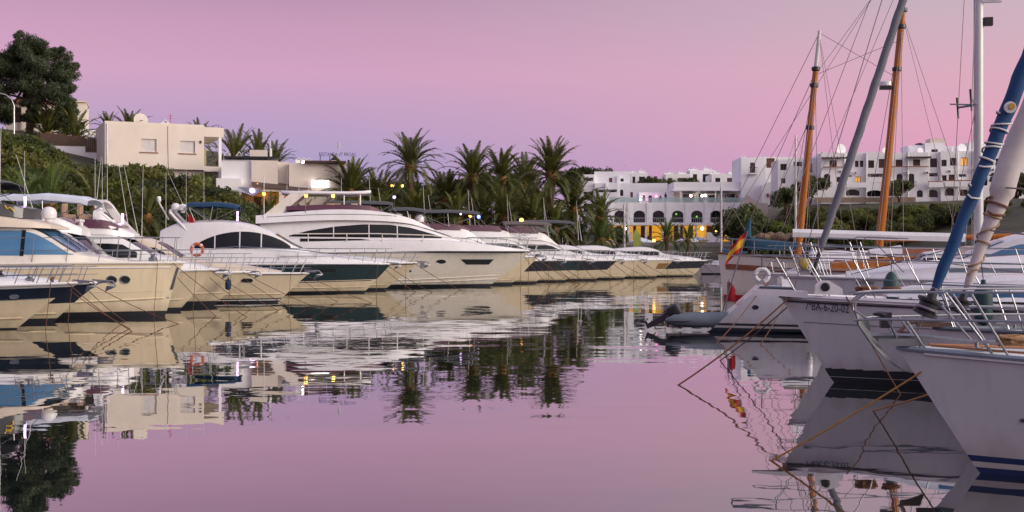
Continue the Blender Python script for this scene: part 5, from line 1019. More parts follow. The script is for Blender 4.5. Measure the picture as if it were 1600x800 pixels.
# ---- R1 nearest hull
t = boat('sailing_yacht', 'white sailing yacht with blue boot stripes, bow anchor and blue furled headsail', 1400, 13.4, 170, group=GR); h = Hull(12, 3.9, 1.36, 1.12, 1.1, .86, pd=1.85, pw=1.5, wb=.88, flare=1.5, tm=.42, stemk=1.0, round_=.05)
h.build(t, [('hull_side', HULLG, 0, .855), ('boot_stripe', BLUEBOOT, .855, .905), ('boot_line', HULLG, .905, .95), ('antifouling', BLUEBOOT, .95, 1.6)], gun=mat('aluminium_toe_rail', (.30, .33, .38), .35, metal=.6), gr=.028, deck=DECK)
h.line(t, 'toe_rail', HULLG, .045, .022)
for sd in (1, -1): MB().tube([h.deck(-.35, .1, sd) + Vector((0, 0, .03)), h.deck(-3, .1, sd) + Vector((0, 0, .03)), h.deck(-7, .1, sd) + Vector((0, 0, .03))], .013, 5).build('bulwark_cap', mat('orange_teak', (.36, .15, .06), .6, var=.2), t)
ZT, ZL = 1.95, 1.66
def pul(zt, x1, y1): return [(-1.75, y1 * 1.55, zt + .01), (-1.0, y1 * 1.25, zt + .01), (-.2, y1 * .72, zt), (.22, y1 * .40, zt - .005), (.38, y1 * .2, zt - .02)]
for z, nm in ((ZT, 'pulpit_rail'), (ZL, 'pulpit_lower_rail')):
    a = pul(z, 0, .62); MB().tube([Vector(p) for p in a] + [Vector((.43, 0, z - .03))] + [Vector((p[0], -p[1], p[2])) for p in a[::-1]], .0135, 8).build(nm, STEEL, t)
for sd in (1, -1):
    MB().tube([(.33, sd * .16, ZT - .01), (.44, sd * .13, ZT - .1), (.44, sd * .13, ZL + .08), (.33, sd * .16, ZL)], .0135, 8).build('pulpit_hoop', STEEL, t)
    for xt, xb in ((-.42, -.92), (-.66, -1.06)): MB().tube([(xt, sd * .53 * (1 - xt * .25), ZT), lerp(Vector((xt, sd * .58, ZT)), h.deck(xb, .08, sd), .5), h.deck(xb, .08, sd)], .0135, 8).build('pulpit_leg', STEEL, t)
    for xt, xb in ((.12, -.04), (-.06, -.28)): MB().tube([(xt, sd * .28, ZL), h.deck(xb, .03, sd)], .0135, 8).build('pulpit_leg', STEEL, t)
    for x in (-2.4, -4.2): MB().tube([h.deck(x, .07, sd), h.deck(x, .07, sd) + Vector((0, 0, .62))], .012, 6).build('stanchion', STEEL, t)
    for z in (.6, .32): MB().tube([Vector((-1.75, sd * .95, 1.36 + z - .02)), h.deck(-2.4, .07, sd) + Vector((0, 0, z)), h.deck(-4.2, .07, sd) + Vector((0, 0, z)), h.deck(-8, .07, sd) + Vector((0, 0, z))], .004, 4).build('lifeline', STEEL, t)
# bow anchor, roller and chain
an = MB(); fl = [(.42, .0, 1.72), (.40, .13, 1.58), (.28, .17, 1.40), (.10, .06, 1.20), (.02, 0, 1.14)]
an.grid([[(x, y, z) for x, y, z in fl], [(x - .13, 0, z - .07) for x, y, z in fl], [(x, -y, z) for x, y, z in fl]]); ao = an.build('anchor', mat('galvanised_anchor', (.24, .25, .26), .5, metal=.4, var=.2), t)
MB().tube([(.30, 0, 1.46), (.05, 0, 1.47), (-.35, 0, 1.46)], .028, 6).build('shank', STEEL, ao)
for sd in (1, -1): MB().box((-.25, sd * .085 - .01, 1.36), (.2, sd * .085 + .01, 1.44)).build('roller_cheek', MATS['galvanised_anchor'], ao)
MB().box((.05, -.06, 1.55), (.17, .06, 1.72)).build('bow_light', DARKM, t); MB().ball((.16, 0, 1.70), .09, 10, (1, 1, .35)).build('lamp_housing', DARKM, t)
MB().tube([(-.35, 0, 1.46), (-.8, .02, 1.41), (-1.3, 0, 1.42)], .02, 5).build('anchor_chain', STEEL, t)
FA, FB = Vector((-.22, 0, 1.50)), Vector((-4.95, 0, 13.7)); ax = (FB - FA).normalized()
stay(t, FA, FB, .008, 'forestay'); drum(t, FA + ax * .24, .135, ax); MB().tube([FA + ax * .48, FA + ax * .6], [.04, .035], 8).build('furler_tube', STEEL, t)
pf = [(0, .045), (.02, .062), (.12, .070), (.18, .082), (.26, .095), (.7, .08), (.97, .04), (1, .02)]; sa = FA + ax * .52; sb = FA + ax * 12.5
furl(t, sa, sb, pf, CANBLUE, turns=22, wr=.06, seg=150, n=12); lash(t, sa, sb, pf, .115, .165, 6, mat('white_cord', (.70, .68, .66), .8), .011); lash(t, sa, sb, pf, .088, .096, 1, MATS['white_cord'], .011)
em = sa.lerp(sb, .172) + Vector((.0, .098, 0)); eo = MB().lathe([(.001, .012), (.06, .012), (.064, 0), (.064, -.01)], 16, em, Euler((R(-90), 0, R(0))).to_matrix()).build('emblem', MATS['white_cord'], t)
MB().lathe([(.001, .02), (.034, .02), (.036, .0)], 14, em + Vector((-.015, .004, .01)), Euler((R(-90), 0, 0)).to_matrix()).build('gold_disc', mat('gold_print', (.55, .30, .07), .6), eo)
mast(t, -4.95, 1.2, 15.5, .09); coil(t, -1.15, .32, 1.38, .16, TANROPE); cleat(t, -.75, .45, 1.38)
h.patch(t, 'fairlead', DARKM, -1.22, .62, .05, .035, 'oval', sides=(1,), rim=STEEL, rimr=.008)
h.patch(t, 'hull_stripe', BLUEBOOT, -2.0, 1.0, .55, .03, 'trap', sides=(1,), off=.008)
pl = [h.on(x, z, 1, .006) for x, z in ((-1.62, 1.02), (-1.78, 1.08), (-2.6, 1.08), (-2.6, .9), (-1.82, .9))]; MB().tube(pl, .006, 4, closed=True).build('outline_decal', mat('pale_decal', (.8, .8, .8), .4), t)
rp = mat('ochre_rope', (.42, .21, .06), .85, var=.25, scale=30, bump=.4)
mooring(wl(t, -.55, .12, 1.30), P(1205, 720, 13.4 * .97) * Vector((1, 1, 0)) if False else Vector(((1205 - 800) / F * 14.05, 14.05, 0)), 'ochre mooring line from the blue-striped yacht stem to open water', .012, rp, .03)
mooring(wl(t, -.72, .1, 1.0), Vector(((1364 - 800) / F * 18.6, 18.6, 0)), 'ochre mooring line entering the water just behind the blue-striped stem', .012, rp, .02)
# ---- R1b grey topside with off-white furled sail
t = boat('sailing_yacht', 'pale grey sailing yacht with loosely furled off-white headsail beside the blue-striped yacht', 1457, 17.6, 170, group=GR); h = Hull(12, 3.8, 1.33, 1.2, 1.15, .9, pd=1.9, pw=1.5, wb=.88, flare=1.5, round_=.05)
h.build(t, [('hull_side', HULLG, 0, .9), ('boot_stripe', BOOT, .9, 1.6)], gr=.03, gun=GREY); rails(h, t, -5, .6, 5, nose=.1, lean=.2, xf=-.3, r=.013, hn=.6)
FA, FB = Vector((-.30, 0, 1.4)), Vector((-4.9, 0, 14.8)); ax = (FB - FA).normalized(); drum(t, FA + ax * .18, .15, ax); stay(t, FA, FB, .008, 'forestay')
pf = [(0, .03), (.015, .06), (.04, .07), (.09, .105), (.105, .13), (.118, .13), (.12, .17), (.16, .18), (.24, .16), (.5, .13), (1, .03)]; sa = FA + ax * .42; sb = FA + ax * 13
furl(t, sa, sb, pf, SAILW, turns=9, wr=.09, seg=150, n=12); lash(t, sa, sb, pf, .02, .11, 5, TANROPE, .012); lash(t, sa, sb, pf, .095, .112, 2, ROPE, .018)
stay(t, sa.lerp(sb, .075) + Vector((0, .16, 0)), (-9, 1.5, 1.6), .012, 'sheet'); stay(t, sa.lerp(sb, .125) + Vector((0, .2, 0)), (-9.5, 1.4, 2.4), .012, 'sheet')
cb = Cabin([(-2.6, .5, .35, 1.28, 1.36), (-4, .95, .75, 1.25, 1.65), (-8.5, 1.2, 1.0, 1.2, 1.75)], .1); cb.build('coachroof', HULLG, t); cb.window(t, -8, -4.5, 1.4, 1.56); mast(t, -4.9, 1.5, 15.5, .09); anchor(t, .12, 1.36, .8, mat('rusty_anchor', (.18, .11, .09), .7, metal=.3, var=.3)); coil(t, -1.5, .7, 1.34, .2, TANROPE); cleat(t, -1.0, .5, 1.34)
stay(t, (-.8, .3, 1.4), (-8, 1.4, 1.32), .008, 'furling_line', SAILW)
# ---- R2 with registration number
t = boat('sailing_yacht', 'big white sloop with registration number on the bow and long double guard rails', 1217, 22.9, 171, group=GR); h = Hull(14, 4.3, 1.62, 1.42, 1.4, .98, pd=1.9, pw=1.5, wb=.86, flare=1.5, round_=.04)
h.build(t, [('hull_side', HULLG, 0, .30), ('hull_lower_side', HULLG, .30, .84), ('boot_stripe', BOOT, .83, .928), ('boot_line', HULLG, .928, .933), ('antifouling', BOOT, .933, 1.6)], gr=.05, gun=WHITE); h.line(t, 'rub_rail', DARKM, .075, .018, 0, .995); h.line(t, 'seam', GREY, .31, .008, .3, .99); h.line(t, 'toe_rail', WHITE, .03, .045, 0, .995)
MB().loft([[(-.5, -.3, 1.56), (-.5, .3, 1.56), (-.5, .3, 1.68), (-.5, -.3, 1.68)], [(.1, -.2, 1.6), (.1, .2, 1.6), (.1, .2, 1.70), (.1, -.2, 1.70)], [(.5, -.12, 1.62), (.5, .12, 1.62), (.5, .12, 1.70), (.5, -.12, 1.70)]]).build('bow_platform', WHITE, t)
rails(h, t, -9, .72, 10, nose=.45, lean=.42, xf=-.35, r=.0115, hn=.72, mid=1)
# near side registration
me = text_mesh('registration_number', '7ªBA-6-20-02', .22, mat('black_lettering', (.015, .015, .018), .5), .002)
to = link('registration_number', me, t); c0 = h.on(-.50, 1.42, 1, .02); c1 = h.on(-1.20, 1.40, 1, .02); dx = (c1 - c0).normalized(); up = (h.on(-1.07, 1.5, 1) - h.on(-1.07, 1.3, 1)).normalized()
# text reads from bow to stern on this side: local x runs aft
nz = dx.cross(up).normalized(); to.matrix_basis = Matrix((( dx.x, up.x, nz.x, 0), (dx.y, up.y, nz.y, 0), (dx.z, up.z, nz.z, 0), (0, 0, 0, 1))); to.location = (c0 + c1) / 2 - up * .07 + nz * .05
tx = me; wid = max(v.co.x for v in tx.vertices) - min(v.co.x for v in tx.vertices); s_ = .80 / wid
for v in tx.vertices: v.co.x *= s_
hb = MB().loft([[(-.62, y, 1.63), (-1.12, y, 1.63), (-1.10, y, 1.74), (-.88, y, 1.88), (-.72, y, 1.88), (-.64, y, 1.80)] for y in (.18, .42)]); hbo = hb.build('ventilator_box', WHITE, t)
MB().lathe([(.08, 0), (.08, .02), (.05, .03), (.04, .015), (.001, .015)], 14, (-.80, .42, 1.77), Euler((R(-90), 0, 0)).to_matrix()).build('round_vent', DARKM, hbo)
coil(t, -1.5, .5, 1.66, .16, ROPE); coil(t, -1.9, .75, 1.66, .13, ROPE); cleat(t, -1.3, .55, 1.62)
cb = Cabin([(-1.9, .4, .25, 1.6, 1.66), (-2.8, .95, .75, 1.58, 1.82), (-4, 1.3, 1.05, 1.55, 1.95), (-9.5, 1.55, 1.3, 1.45, 2.05)], .12, .05); cb.build('coachroof', WHITE, t); cb.window(t, -9.3, -2.7, lambda x: lerp(1.62, 1.6, 0), lambda x: min(1.72, cb.at(x)[4] - .06), mat('blue_cove_stripe', (.02, .10, .22), .4), name='cove_stripe', n=14)
Cabin([(-4.7, .35, .33, 2.0, 2.08), (-5.3, .35, .33, 2.02, 2.1)], .03, .01, 1).build('hatch', SMOKE, t)
mast(t, -4.75, 1.9, 17, .12, mat('grey_painted_spar', (.26, .26, .29), .4)); stay(t, (-.25, 0, 1.65), (-4.7, 0, 16.6), .008, 'forestay')
for y in (.9, -.9):
    stay(t, (-5.2, y * 1.9, 1.5), (-4.8, y * 1.0, 8), .006, 'shroud')
mooring(wl(t, -.3, .15, 1.68), Vector(((1060 - 800) / F * 22.3, 22.3, 0)), 'dark red mooring line running out from the numbered sloop to open water', .016, ROPE, .08)
mooring(wl(t, -.45, .2, 1.68), Vector(((1125 - 800) / F * 27.5, 27.5, 0)), 'thin dark red line under the numbered sloop bow platform', .012, ROPE, .05)
mooring(wl(t, -1.15, h.bd(1 - 1.15 / 14) + .03, 1.6), wl(t, -1.9, h.bd(.85) + .9, 0), 'dark red line hanging down across the registration number', .012, ROPE, .03)
fo = thing('fender', 'dark green cylinder fender hanging on the numbered sloop guard rail', 'fender', wl(t, -3.3, h.bd(1 - 3.3 / 14) + .17, 1.15))
MB().lathe([(.02, 0), (.09, .03), (.145, .12), (.15, .2), (.15, .52), (.145, .6), (.09, .68), (.04, .72), (.04, .78)], 16).build('body', GREENF, fo); MB().tube([(0, 0, .76), (-.02, .05, 1.1)], .008, 5).build('lanyard', DARKM, fo)
fo = thing('fender', 'dark green fender half hidden behind the blue furled sail', 'fender', wl(t, -2.15, -h.bd(1 - 2.15 / 14) - .02, 1.35)); MB().lathe([(.02, 0), (.14, .1), (.15, .5), (.09, .62), (.04, .68)], 14).build('body', GREENF, fo); MB().tube([(0, 0, .66), (0, 0, 1.0)], .008, 5).build('lanyard', DARKM, fo)
# ---- R3 grey furled sail
t = boat('sailing_yacht', 'white deck-saloon sloop with dark grey furled headsail behind the numbered sloop', 1230, 30.2, 172, group=GR); h = Hull(15, 4.4, 1.86, 1.75, 1.7, 1.0, pd=1.9, pw=1.5, wb=.86, flare=1.4)
h.build(t, [('hull_side', HULLG, 0, .9), ('boot_stripe', BOOT, .9, 1.6)], gr=.04); rails(h, t, -9, .72, 9, nose=.2, lean=.25, xf=-.3, r=.0125)
me = text_mesh('boat_name', 'East End Beat', .14, MATS['black_lettering'], .002); to = link('boat_name', me, t); c0 = h.on(-1.5, 1.66, 1, .03); c1 = h.on(-2.0, 1.66, 1, .03); dx = (c1 - c0).normalized(); up = Vector((0, .0, 1)); nz = dx.cross(up).normalized(); up = nz.cross(dx)
to.matrix_basis = Matrix(((dx.x, up.x, nz.x, 0), (dx.y, up.y, nz.y, 0), (dx.z, up.z, nz.z, 0), (0, 0, 0, 1))); to.location = (c0 + c1) / 2 + nz * .03
wid = max(v.co.x for v in me.vertices) - min(v.co.x for v in me.vertices)
for v in me.vertices: v.co.x *= .42 / wid
FA, FB = Vector((-.62, 0, 1.95)), Vector((-5.8, 0, 18.0)); ax = (FB - FA).normalized(); stay(t, FA, FB, .01, 'forestay'); MB().tube([FA - ax * .1, FA + ax * .5], .05, 7).build('furler_tube', DARKM, t)
furl(t, FA + ax * .45, FA + ax * 15, [(0, .05), (.02, .085), (.15, .10), (.5, .098), (1, .04)], SAILGREY, turns=18, wr=.05); mast(t, -6.05, 1.8, 18.3, .12)
cb = Cabin([(-1.4, .3, .2, 1.82, 1.88), (-3, 1.1, .9, 1.8, 2.08), (-6, 1.5, 1.2, 1.75, 2.3), (-11, 1.6, 1.3, 1.7, 2.35)], .15); cb.build('coachroof', WHITE, t); cb.window(t, -10.5, -3.6, 1.95, 2.05, GREY, n=14)
MB().ball((-.35, .45, 2.15), .13, 8, (1, .5, 1.2)).build('yellow_float', mat('yellow_float', (.45, .33, .06), .6), t)
stay(t, (-.3, .2, 2.6), (-6.2, 1.9, 1.8), .012, 'brace'); 
for x0, z0, x1, z1 in ((-1.4, 1.9, -4.0, 2.6), (-2.6, 1.95, -1.9, 2.65)): stay(t, (x0, .9, z0), (x1, 1.2, z1), .01, 'strut', DARKM)
# ---- R5 stern-to yacht with gantry, boom and ensign
st = Vector((6.2, 39.0)); hd = R(-9); L5 = 14.5
t = thing('sailing_yacht', 'white yacht moored stern out with sloping transom, ensign and long pale boom', 'boat', (st.x + L5 * math.cos(hd), st.y + L5 * math.sin(hd), 0), hd, GR); h = Hull(L5, 4.2, 1.5, 1.35, 1.42, 1.3, pd=1.9, pw=1.5, wb=.84, flare=1.5, stern=.72, sternw=.62, trake=-1.55)
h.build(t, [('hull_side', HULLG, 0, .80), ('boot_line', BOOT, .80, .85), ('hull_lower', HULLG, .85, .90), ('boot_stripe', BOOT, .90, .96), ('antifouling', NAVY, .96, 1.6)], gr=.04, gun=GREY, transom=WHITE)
h.patch(t, 'porthole', DARKM, -13.1, .78, .2, .14, 'oval'); 
MB().box((-14.0, -1.1, .38), (-13.0, 1.1, .5)).build('swim_platform', TEAK, t)
cb = Cabin([(-12.3, 1.4, 1.3, 1.38, 1.62), (-9.5, 1.5, 1.3, 1.36, 1.75), (-8.5, 1.5, 1.2, 1.36, 2.1), (-4, 1.2, .95, 1.38, 2.0), (-2.4, .6, .4, 1.42, 1.5)], .12); cb.build('coachroof', WHITE, t); cb.window(t, -8.6, -4.5, 1.55, 1.8)
stack(t, 'cockpit_cushion', mat('taupe_cushion', (.22, .19, .17), .8), -12.2, -11.0, 1.2, 1.6, 1.75)
zr = 2.36
for sd in (1, -1):
    MB().tube([(-12.6, sd * 1.3, 1.45), (-12.9, sd * 1.35, zr), (-11, sd * 1.6, zr), (-8.5, sd * 1.8, zr), (-5.5, sd * 1.75, zr + .02)], .016, 6).build('guard_rail', STEEL, t)
    MB().tube([(-12.7, sd * 1.3, 1.9), (-11, sd * 1.6, 1.9), (-8.5, sd * 1.8, 1.9), (-5.5, sd * 1.75, 1.92)], .01, 6).build('mid_rail', STEEL, t)
    for x in (-11.0, -9.6, -8.2, -6.8): MB().tube([(x + .15, sd * 1.75, 1.4), (x, sd * 1.72, zr)], .014, 6).build('stanchion', STEEL, t)
    for dx in (0, .16): MB().tube([(-11.9 + dx, sd * .7, zr + .02), (-10.85 + dx, sd * .9, 1.42)], .018, 6).build('gantry_leg', STEEL, t)
MB().tube([(-13.0, -.9, zr), (-13.05, 0, zr), (-13.0, .9, zr)], .016, 6).build('stern_rail', STEEL, t)
for dx, dy in ((-1.1, -.5), (-.8, -.6), (.3, -1.2), (.6, -1.2)):
    MB().tube([(-10.2 + dx, dy, 1.5), (-10.6 + dx, dy, 2.75), (-10.4 + dx, dy, 2.9), (-9.2 + dx, dy, 2.85)], .02, 6).build('spray_hood_hoop', STEEL, t)
MB().loft([[(-12.5, -.02, 1.7), (-12.5, .02, 1.7)], [(-12.5, -.02, 1.75), (-12.5, .02, 1.75)]], closed=False, caps=False)
lbm = MB().tube([(-12.9 + .2 * math.cos(a), -1.40, 1.75 + .19 * math.sin(a)) for a in [R(-70 + i * 32) for i in range(11)]], .065, 8); lo = thing('horseshoe_buoy', 'white horseshoe lifebuoy lashed to the stern rail', 'lifebuoy', t.location, hd); lbm.build('ring', mat('white_vinyl', (.74, .74, .76), .6), lo); MB().tube([(-12.9, -1.46, 1.98), (-12.9, -1.3, 2.34)], .015, 5).build('strap', DARKM, lo)
MB().loft([[(-13.4, -1.2, .95), (-13.4, 1.2, .95), (-12.7, 1.2, 1.45), (-12.7, -1.2, 1.45)], [(-13.35, -1.2, 1.03), (-13.35, 1.2, 1.03), (-12.65, 1.2, 1.53), (-12.65, -1.2, 1.53)]]).build('stern_seat', TEAK, t)
mast(t, -6.35, 1.9, 18.5, .145, mat('silver_painted_mast', (.55, .54, .55), .4, metal=.2)); 
bo = MB().loft([[(x, y * .17, z + zz * .16) for y, zz in ((-1, -.6), (1, -.6), (1.1, .3), (.5, 1), (-.5, 1), (-1.1, .3))] for x, z in ((-6.75, 2.86), (-9, 2.92), (-11.9, 3.02))]); bo.build('boom', WHITE, t)
for z, w_ in ((6.95, 1.0), (11.5, .8)):
    for sd in (1, -1):
        sp = MB().tube([(-6.4, 0, z), (-6.75, sd * w_, z + .04)], .035, 6).build('spreader', GREY, t); MB().tube([(-6.75, sd * w_, z - .3), (-6.78, sd * w_, z + .35)], [.03, .05], 6).build('spreader_boot', DARKM, sp)
    MB().tube([(-6.4, 0, z), (-7.2, -.1, z + .02)], .025, 6).build('jumper_strut', GREY, t)
for sd in (1, -1):
    stay(t, (-6.9, sd * 1.75, 1.5), (-6.75, sd * 1.0, 6.95), .011, 'shroud'); stay(t, (-6.75, sd * 1.0, 6.95), (-6.55, sd * .8, 11.5), .011, 'shroud'); stay(t, (-6.55, sd * .8, 11.5), (-6.4, 0, 18), .011, 'shroud'); stay(t, (-7.15, sd * 1.7, 1.5), (-6.45, 0, 6.8), .009, 'shroud')
ro = MB().lathe([(.12, 0), (.27, .03), (.29, .12), (.27, .22), (.15, .27)], 14, (-5.85, -.1, 10.15)).build('radar_dome', WHITE, t); MB().box((-6.3, -.15, 10.05), (-5.7, .0, 10.14)).build('radar_bracket', WHITE, ro)
MB().box((-6.2, -.12, 9.35), (-5.95, .08, 9.6)).build('deck_light', DARKM, t)
stay(t, (-12.8, 0, 1.6), (-6.5, 0, 18.4), .01, 'backstay'); stay(t, (-.2, 0, 1.5), (-6.3, 0, 18.2), .01, 'forestay'); stay(t, (-11.8, 0, 3.1), (-6.5, 0, 16), .008, 'topping_lift')
mooring(wl(t, -13.0, -1.2, 1.2), Vector(((1120 - 800) / F * 33, 33, 0)), 'brown stern line from the stern-out yacht crossing its boot stripes', .014, ROPE, .05); mooring(wl(t, -12.0, -1.6, 1.3), Vector(((1188 - 800) / F * 32.4, 32.4, 0)), 'brown spring line dropping from the stern-out yacht quarter', .014, ROPE, .03)
eo = thing('ensign', 'red and yellow striped ensign on a slanted staff at the stern-out yacht', 'flag', P(1127, 480, 39.6))
MB().tube([(0, 0, -.25), (.85, 0, 2.45)], .022, 6).build('staff', SAILGREY, eo)
k_ = MB()
def ens(g0, g1):
    rows = []
    for i in range(10):
        f = i / 9; row = []
        for j in range(4):
            g = lerp(g0, g1, j / 3); b0 = Vector((.84, 0, 2.40)); row.append(b0 + Vector((-.24 * g - .62 * f * .82, .06 * math.sin(f * 7 + g * 3) , -.66 * g - .62 * f * .62 + .05 * math.sin(f * 5))))
        rows.append(row)
    return MB().grid(rows)
fo = ens(0, .27).build('cloth', RED, eo); ens(.27, .73).build('yellow_stripe', YEL, fo); ens(.73, 1).build('red_stripe', RED, fo)
fo = thing('flag', 'small plain red flag drooping by the stern steps of the stern-out yacht', 'flag', P(1134, 470, 39.7)); flag(fo, (.05, 0, .62), .42, .5, [(1, RED)], .8); MB().tube([(0, 0, -.4), (.1, 0, .7)], .015, 5).build('staff', GREY, fo)
fo = thing('fender', 'small white fender hanging from the stern-out yacht side', 'fender', wl(t, -11.55, -2.0, .55)); MB().lathe([(.02, 0), (.05, .06), (.10, .12), (.11, .2), (.11, .5), (.09, .58), (.03, .64)], 12).build('body', WHITE, fo); MB().tube([(0, 0, .62), (0, .1, 1.2)], .008, 4).build('lanyard', DARKM, fo)
# ---- dinghy
dg = thing('dinghy', 'grey inflatable dinghy tied under the sloping transom', 'dinghy', (P(1090, 480, 38.6).x, 38.6, .0), R(176)); dg.scale = (.86, .86, .86)
tb = []
for a in range(-10, 11):
    f = a / 10; s = -1 if f < 0 else 1; g = abs(f)
    if g > .35: x = .9 - (g - .35) / .65 * 2.1; y = s * .62
    else: q = g / .35 * math.pi / 2; x = .9 + .62 * math.cos(q); y = s * .62 * math.sin(q)
    tb.append((-x, y, .40 + (.10 if x > 1 else 0) * (x - 1) / .5))
MB().tube(tb, [.05] + [.22] * 2 + [.26] * 15 + [.22] * 2 + [.05], 10).build('tube', GREY, dg)
MB().grid([[(-1.3 + 2.4 * i / 4, y, .16 - .05 * (1 - abs(y) / .6)) for y in (-.6, 0, .6)] for i in range(5)]).build('floor', DARKM, dg); MB().box((1.06, -.55, .15), (1.12, .55, .55)).build('transom_board', BROWN, dg)
for sd in (1, -1): MB().tube([(-1.2, sd * .82, .36), (0, sd * .85, .38), (1.1, sd * .84, .36)], .02, 5).build('grab_line', DARKM, dg)
om = thing('outboard_motor', 'black outboard motor tilted up on the dinghy stern', 'outboard motor', wl(dg, 1.12, 0, .5), R(176)); om.scale = (.98, .98, .98); rt = Matrix.Rotation(R(-62), 4, 'Y')
mm = MB().loft([[rt @ Vector((x * s_ + .05, y * s_, z)) for x, y in ((-.18, -.12), (.16, -.14), (.22, 0), (.16, .14), (-.18, .12))] for z, s_ in ((.05, .8), (.12, 1.05), (.32, 1.1), (.45, .9), (.5, .5))]); mm.build('cowling', DARKM, om)
MB().loft([[rt @ Vector((x * s_, y * s_, z)) for x, y in ((-.1, -.05), (.12, -.04), (.12, .04), (-.1, .05))] for z, s_ in ((.06, 1.1), (-.45, .8), (-.62, .7))]).build('leg', DARKM, om); MB().box((-.16, -.1, -.50), (.12, .1, -.47), rt).build('cavitation_plate', DARKM, om); MB().loft([[rt @ Vector(p) for p in ((-.06, -.05, -.72), (-.06, .05, -.72), (-.06, .05, -.6), (-.06, -.05, -.6))], [rt @ Vector(p) for p in ((.2, -.02, -.7), (.2, .02, -.7), (.2, .02, -.64), (.2, -.02, -.64))]]).build('gearcase', DARKM, om)
pm = MB()
for i in range(3): a = i * 2.094; pm.add([rt @ Vector(p) for p in ((.2, 0, -.67), (.22, .12 * math.cos(a) - .03, -.67 + .12 * math.sin(a)), (.19, .14 * math.cos(a), -.67 + .14 * math.sin(a)), (.24, .12 * math.cos(a) + .03, -.67 + .12 * math.sin(a)))], [(0, 1, 2), (0, 2, 3)])
pm.build('propeller', DARKM, om); MB().tube([rt @ Vector((-.1, 0, .2)), rt @ Vector((-.55, 0, .22))], .025, 6).build('tiller', DARKM, om); MB().box((-.24, -.08, -.1), (-.1, .08, .08), rt).build('clamp', DARKM, om)
# ---- R6 classic wooden-masted schooner
t = boat('schooner', 'classic white schooner with varnished masts, teak rubbing strake and blue covered staysail', 1121, 68, 173, group=GR); h = Hull(22, 5.4, 2.55, 1.9, 1.9, .35, pd=2.2, pw=1.7, wb=.86, flare=1.3, tm=.45)
h.build(t, [('hull_side', IVORY, 0, .92), ('boot_stripe', RED, .92, 1.6)], gr=.06, gun=TEAK); h.band(t, 'rubbing_strake', TEAK, .24, .36, .0, .985, .04, rows=1)
Cabin([(-9.5, 1.6, 1.5, 1.9, 2.75), (-15, 1.7, 1.6, 1.9, 2.75)], .1, .05, 1).build('deckhouse', TEAK, t); Cabin([(-5, .8, .7, 2.0, 2.55), (-8, 1.0, .9, 1.9, 2.55)], .1).build('coachroof', WHITE, t); rails(h, t, -16, .8, 9, nose=0, lean=0, xf=-.8, r=.025)
rk = .095
def spar(x, z1, zw, nm, r):
    a = MB().tube([(x, 0, 1.5), (x - rk * (zw - 1.5), 0, zw)], [r * 1.05, r * .78], 12).build(nm, VARN, t); MB().tube([(x - rk * (zw - 1.5), 0, zw), (x - rk * (z1 - 1.5), 0, z1)], [r * .62, r * .45], 10).build('topmast', mat('white_painted_spar', (.66, .62, .60), .4), a)
    for z in (zw, zw - .9, zw - 3.2): MB().lathe([(r * .8, -.1), (r * 1.15, -.05), (r * 1.15, .12), (r * .8, .16)], 10, (x - rk * (z - 1.5), 0, z)).build('mast_band', DARKM, a)
    return a
FX, MX = -4.25, -8.55
spar(FX, 14.6, 12.5, 'foremast', .20); spar(MX, 19.5, 15.6, 'mainmast', .22)
mxx = lambda z: MX - rk * (z - 1.5); fxx = lambda z: FX - rk * (z - 1.5)
ro = MB().lathe([(.2, 0), (.36, .05), (.36, .25), (.25, .32)], 12, (mxx(11.6) + .5, -.1, 11.5)).build('radar_dome', WHITE, t); MB().box((mxx(11.3) , -.2, 11.35), (mxx(11.3) + .8, .1, 11.5)).build('radar_bracket', DARKM, ro)
for sd in (1, -1):
    for dx in (-.9, -.2, .5): stay(t, (FX + dx, sd * 2.4, 2.3), (fxx(12.0), sd * .15, 12.0), .016, 'shroud'); stay(t, (MX + dx, sd * 2.6, 2.2), (mxx(14.5), sd * .15, 14.5), .016, 'shroud')
    stay(t, (MX - 5, sd * 2.5, 2.2), (mxx(15.4), 0, 15.4), .014, 'backstay'); stay(t, (FX - 3, sd * 2.5, 2.2), (fxx(14.4), 0, 14.4), .013, 'backstay')
stay(t, (.3, 0, 2.7), (fxx(14.5), 0, 14.5), .016, 'forestay'); stay(t, (-1.0, 0, 2.6), (fxx(12.4), 0, 12.4), .016, 'inner_stay'); stay(t, (-1.9, 0, 2.6), (fxx(10), 0, 10), .016, 'inner_stay'); stay(t, (fxx(14.5), 0, 14.5), (mxx(12), 0, 12), .013, 'triatic_stay'); stay(t, (fxx(12.2), 0, 12.2), (mxx(14), 0, 14), .013, 'triatic_stay'); stay(t, (fxx(12.2), 0, 12.2), (mxx(19), 0, 19), .013, 'triatic_stay'); stay(t, (.3, 0, 2.7), (mxx(19.4), 0, 19.4), .013, 'forestay')
cv = MB().loft([[(x, math.cos(a) * w_, z + math.sin(a) * hh) for a in [i * math.pi / 4 for i in range(8)]] for x, w_, hh, z in ((-1.55, .12, .5, 3.35), (-1.7, .2, .42, 3.1), (-2.0, .25, .32, 2.98), (-3.2, .24, .28, 2.9), (-4.2, .2, .22, 2.86), (-4.75, .14, .15, 2.84))]); cv.build('staysail_cover', CANTEAL, t); MB().tube([(-1.62, 0, 3.4), (-1.75, 0, 4.3)], [.22, .08], 8).build('sail_head', CANTEAL, t)
MB().tube([(MX - .4, 0, 3.2), (MX - 7, 0, 3.4)], .14, 8).build('main_boom', VARN, t)
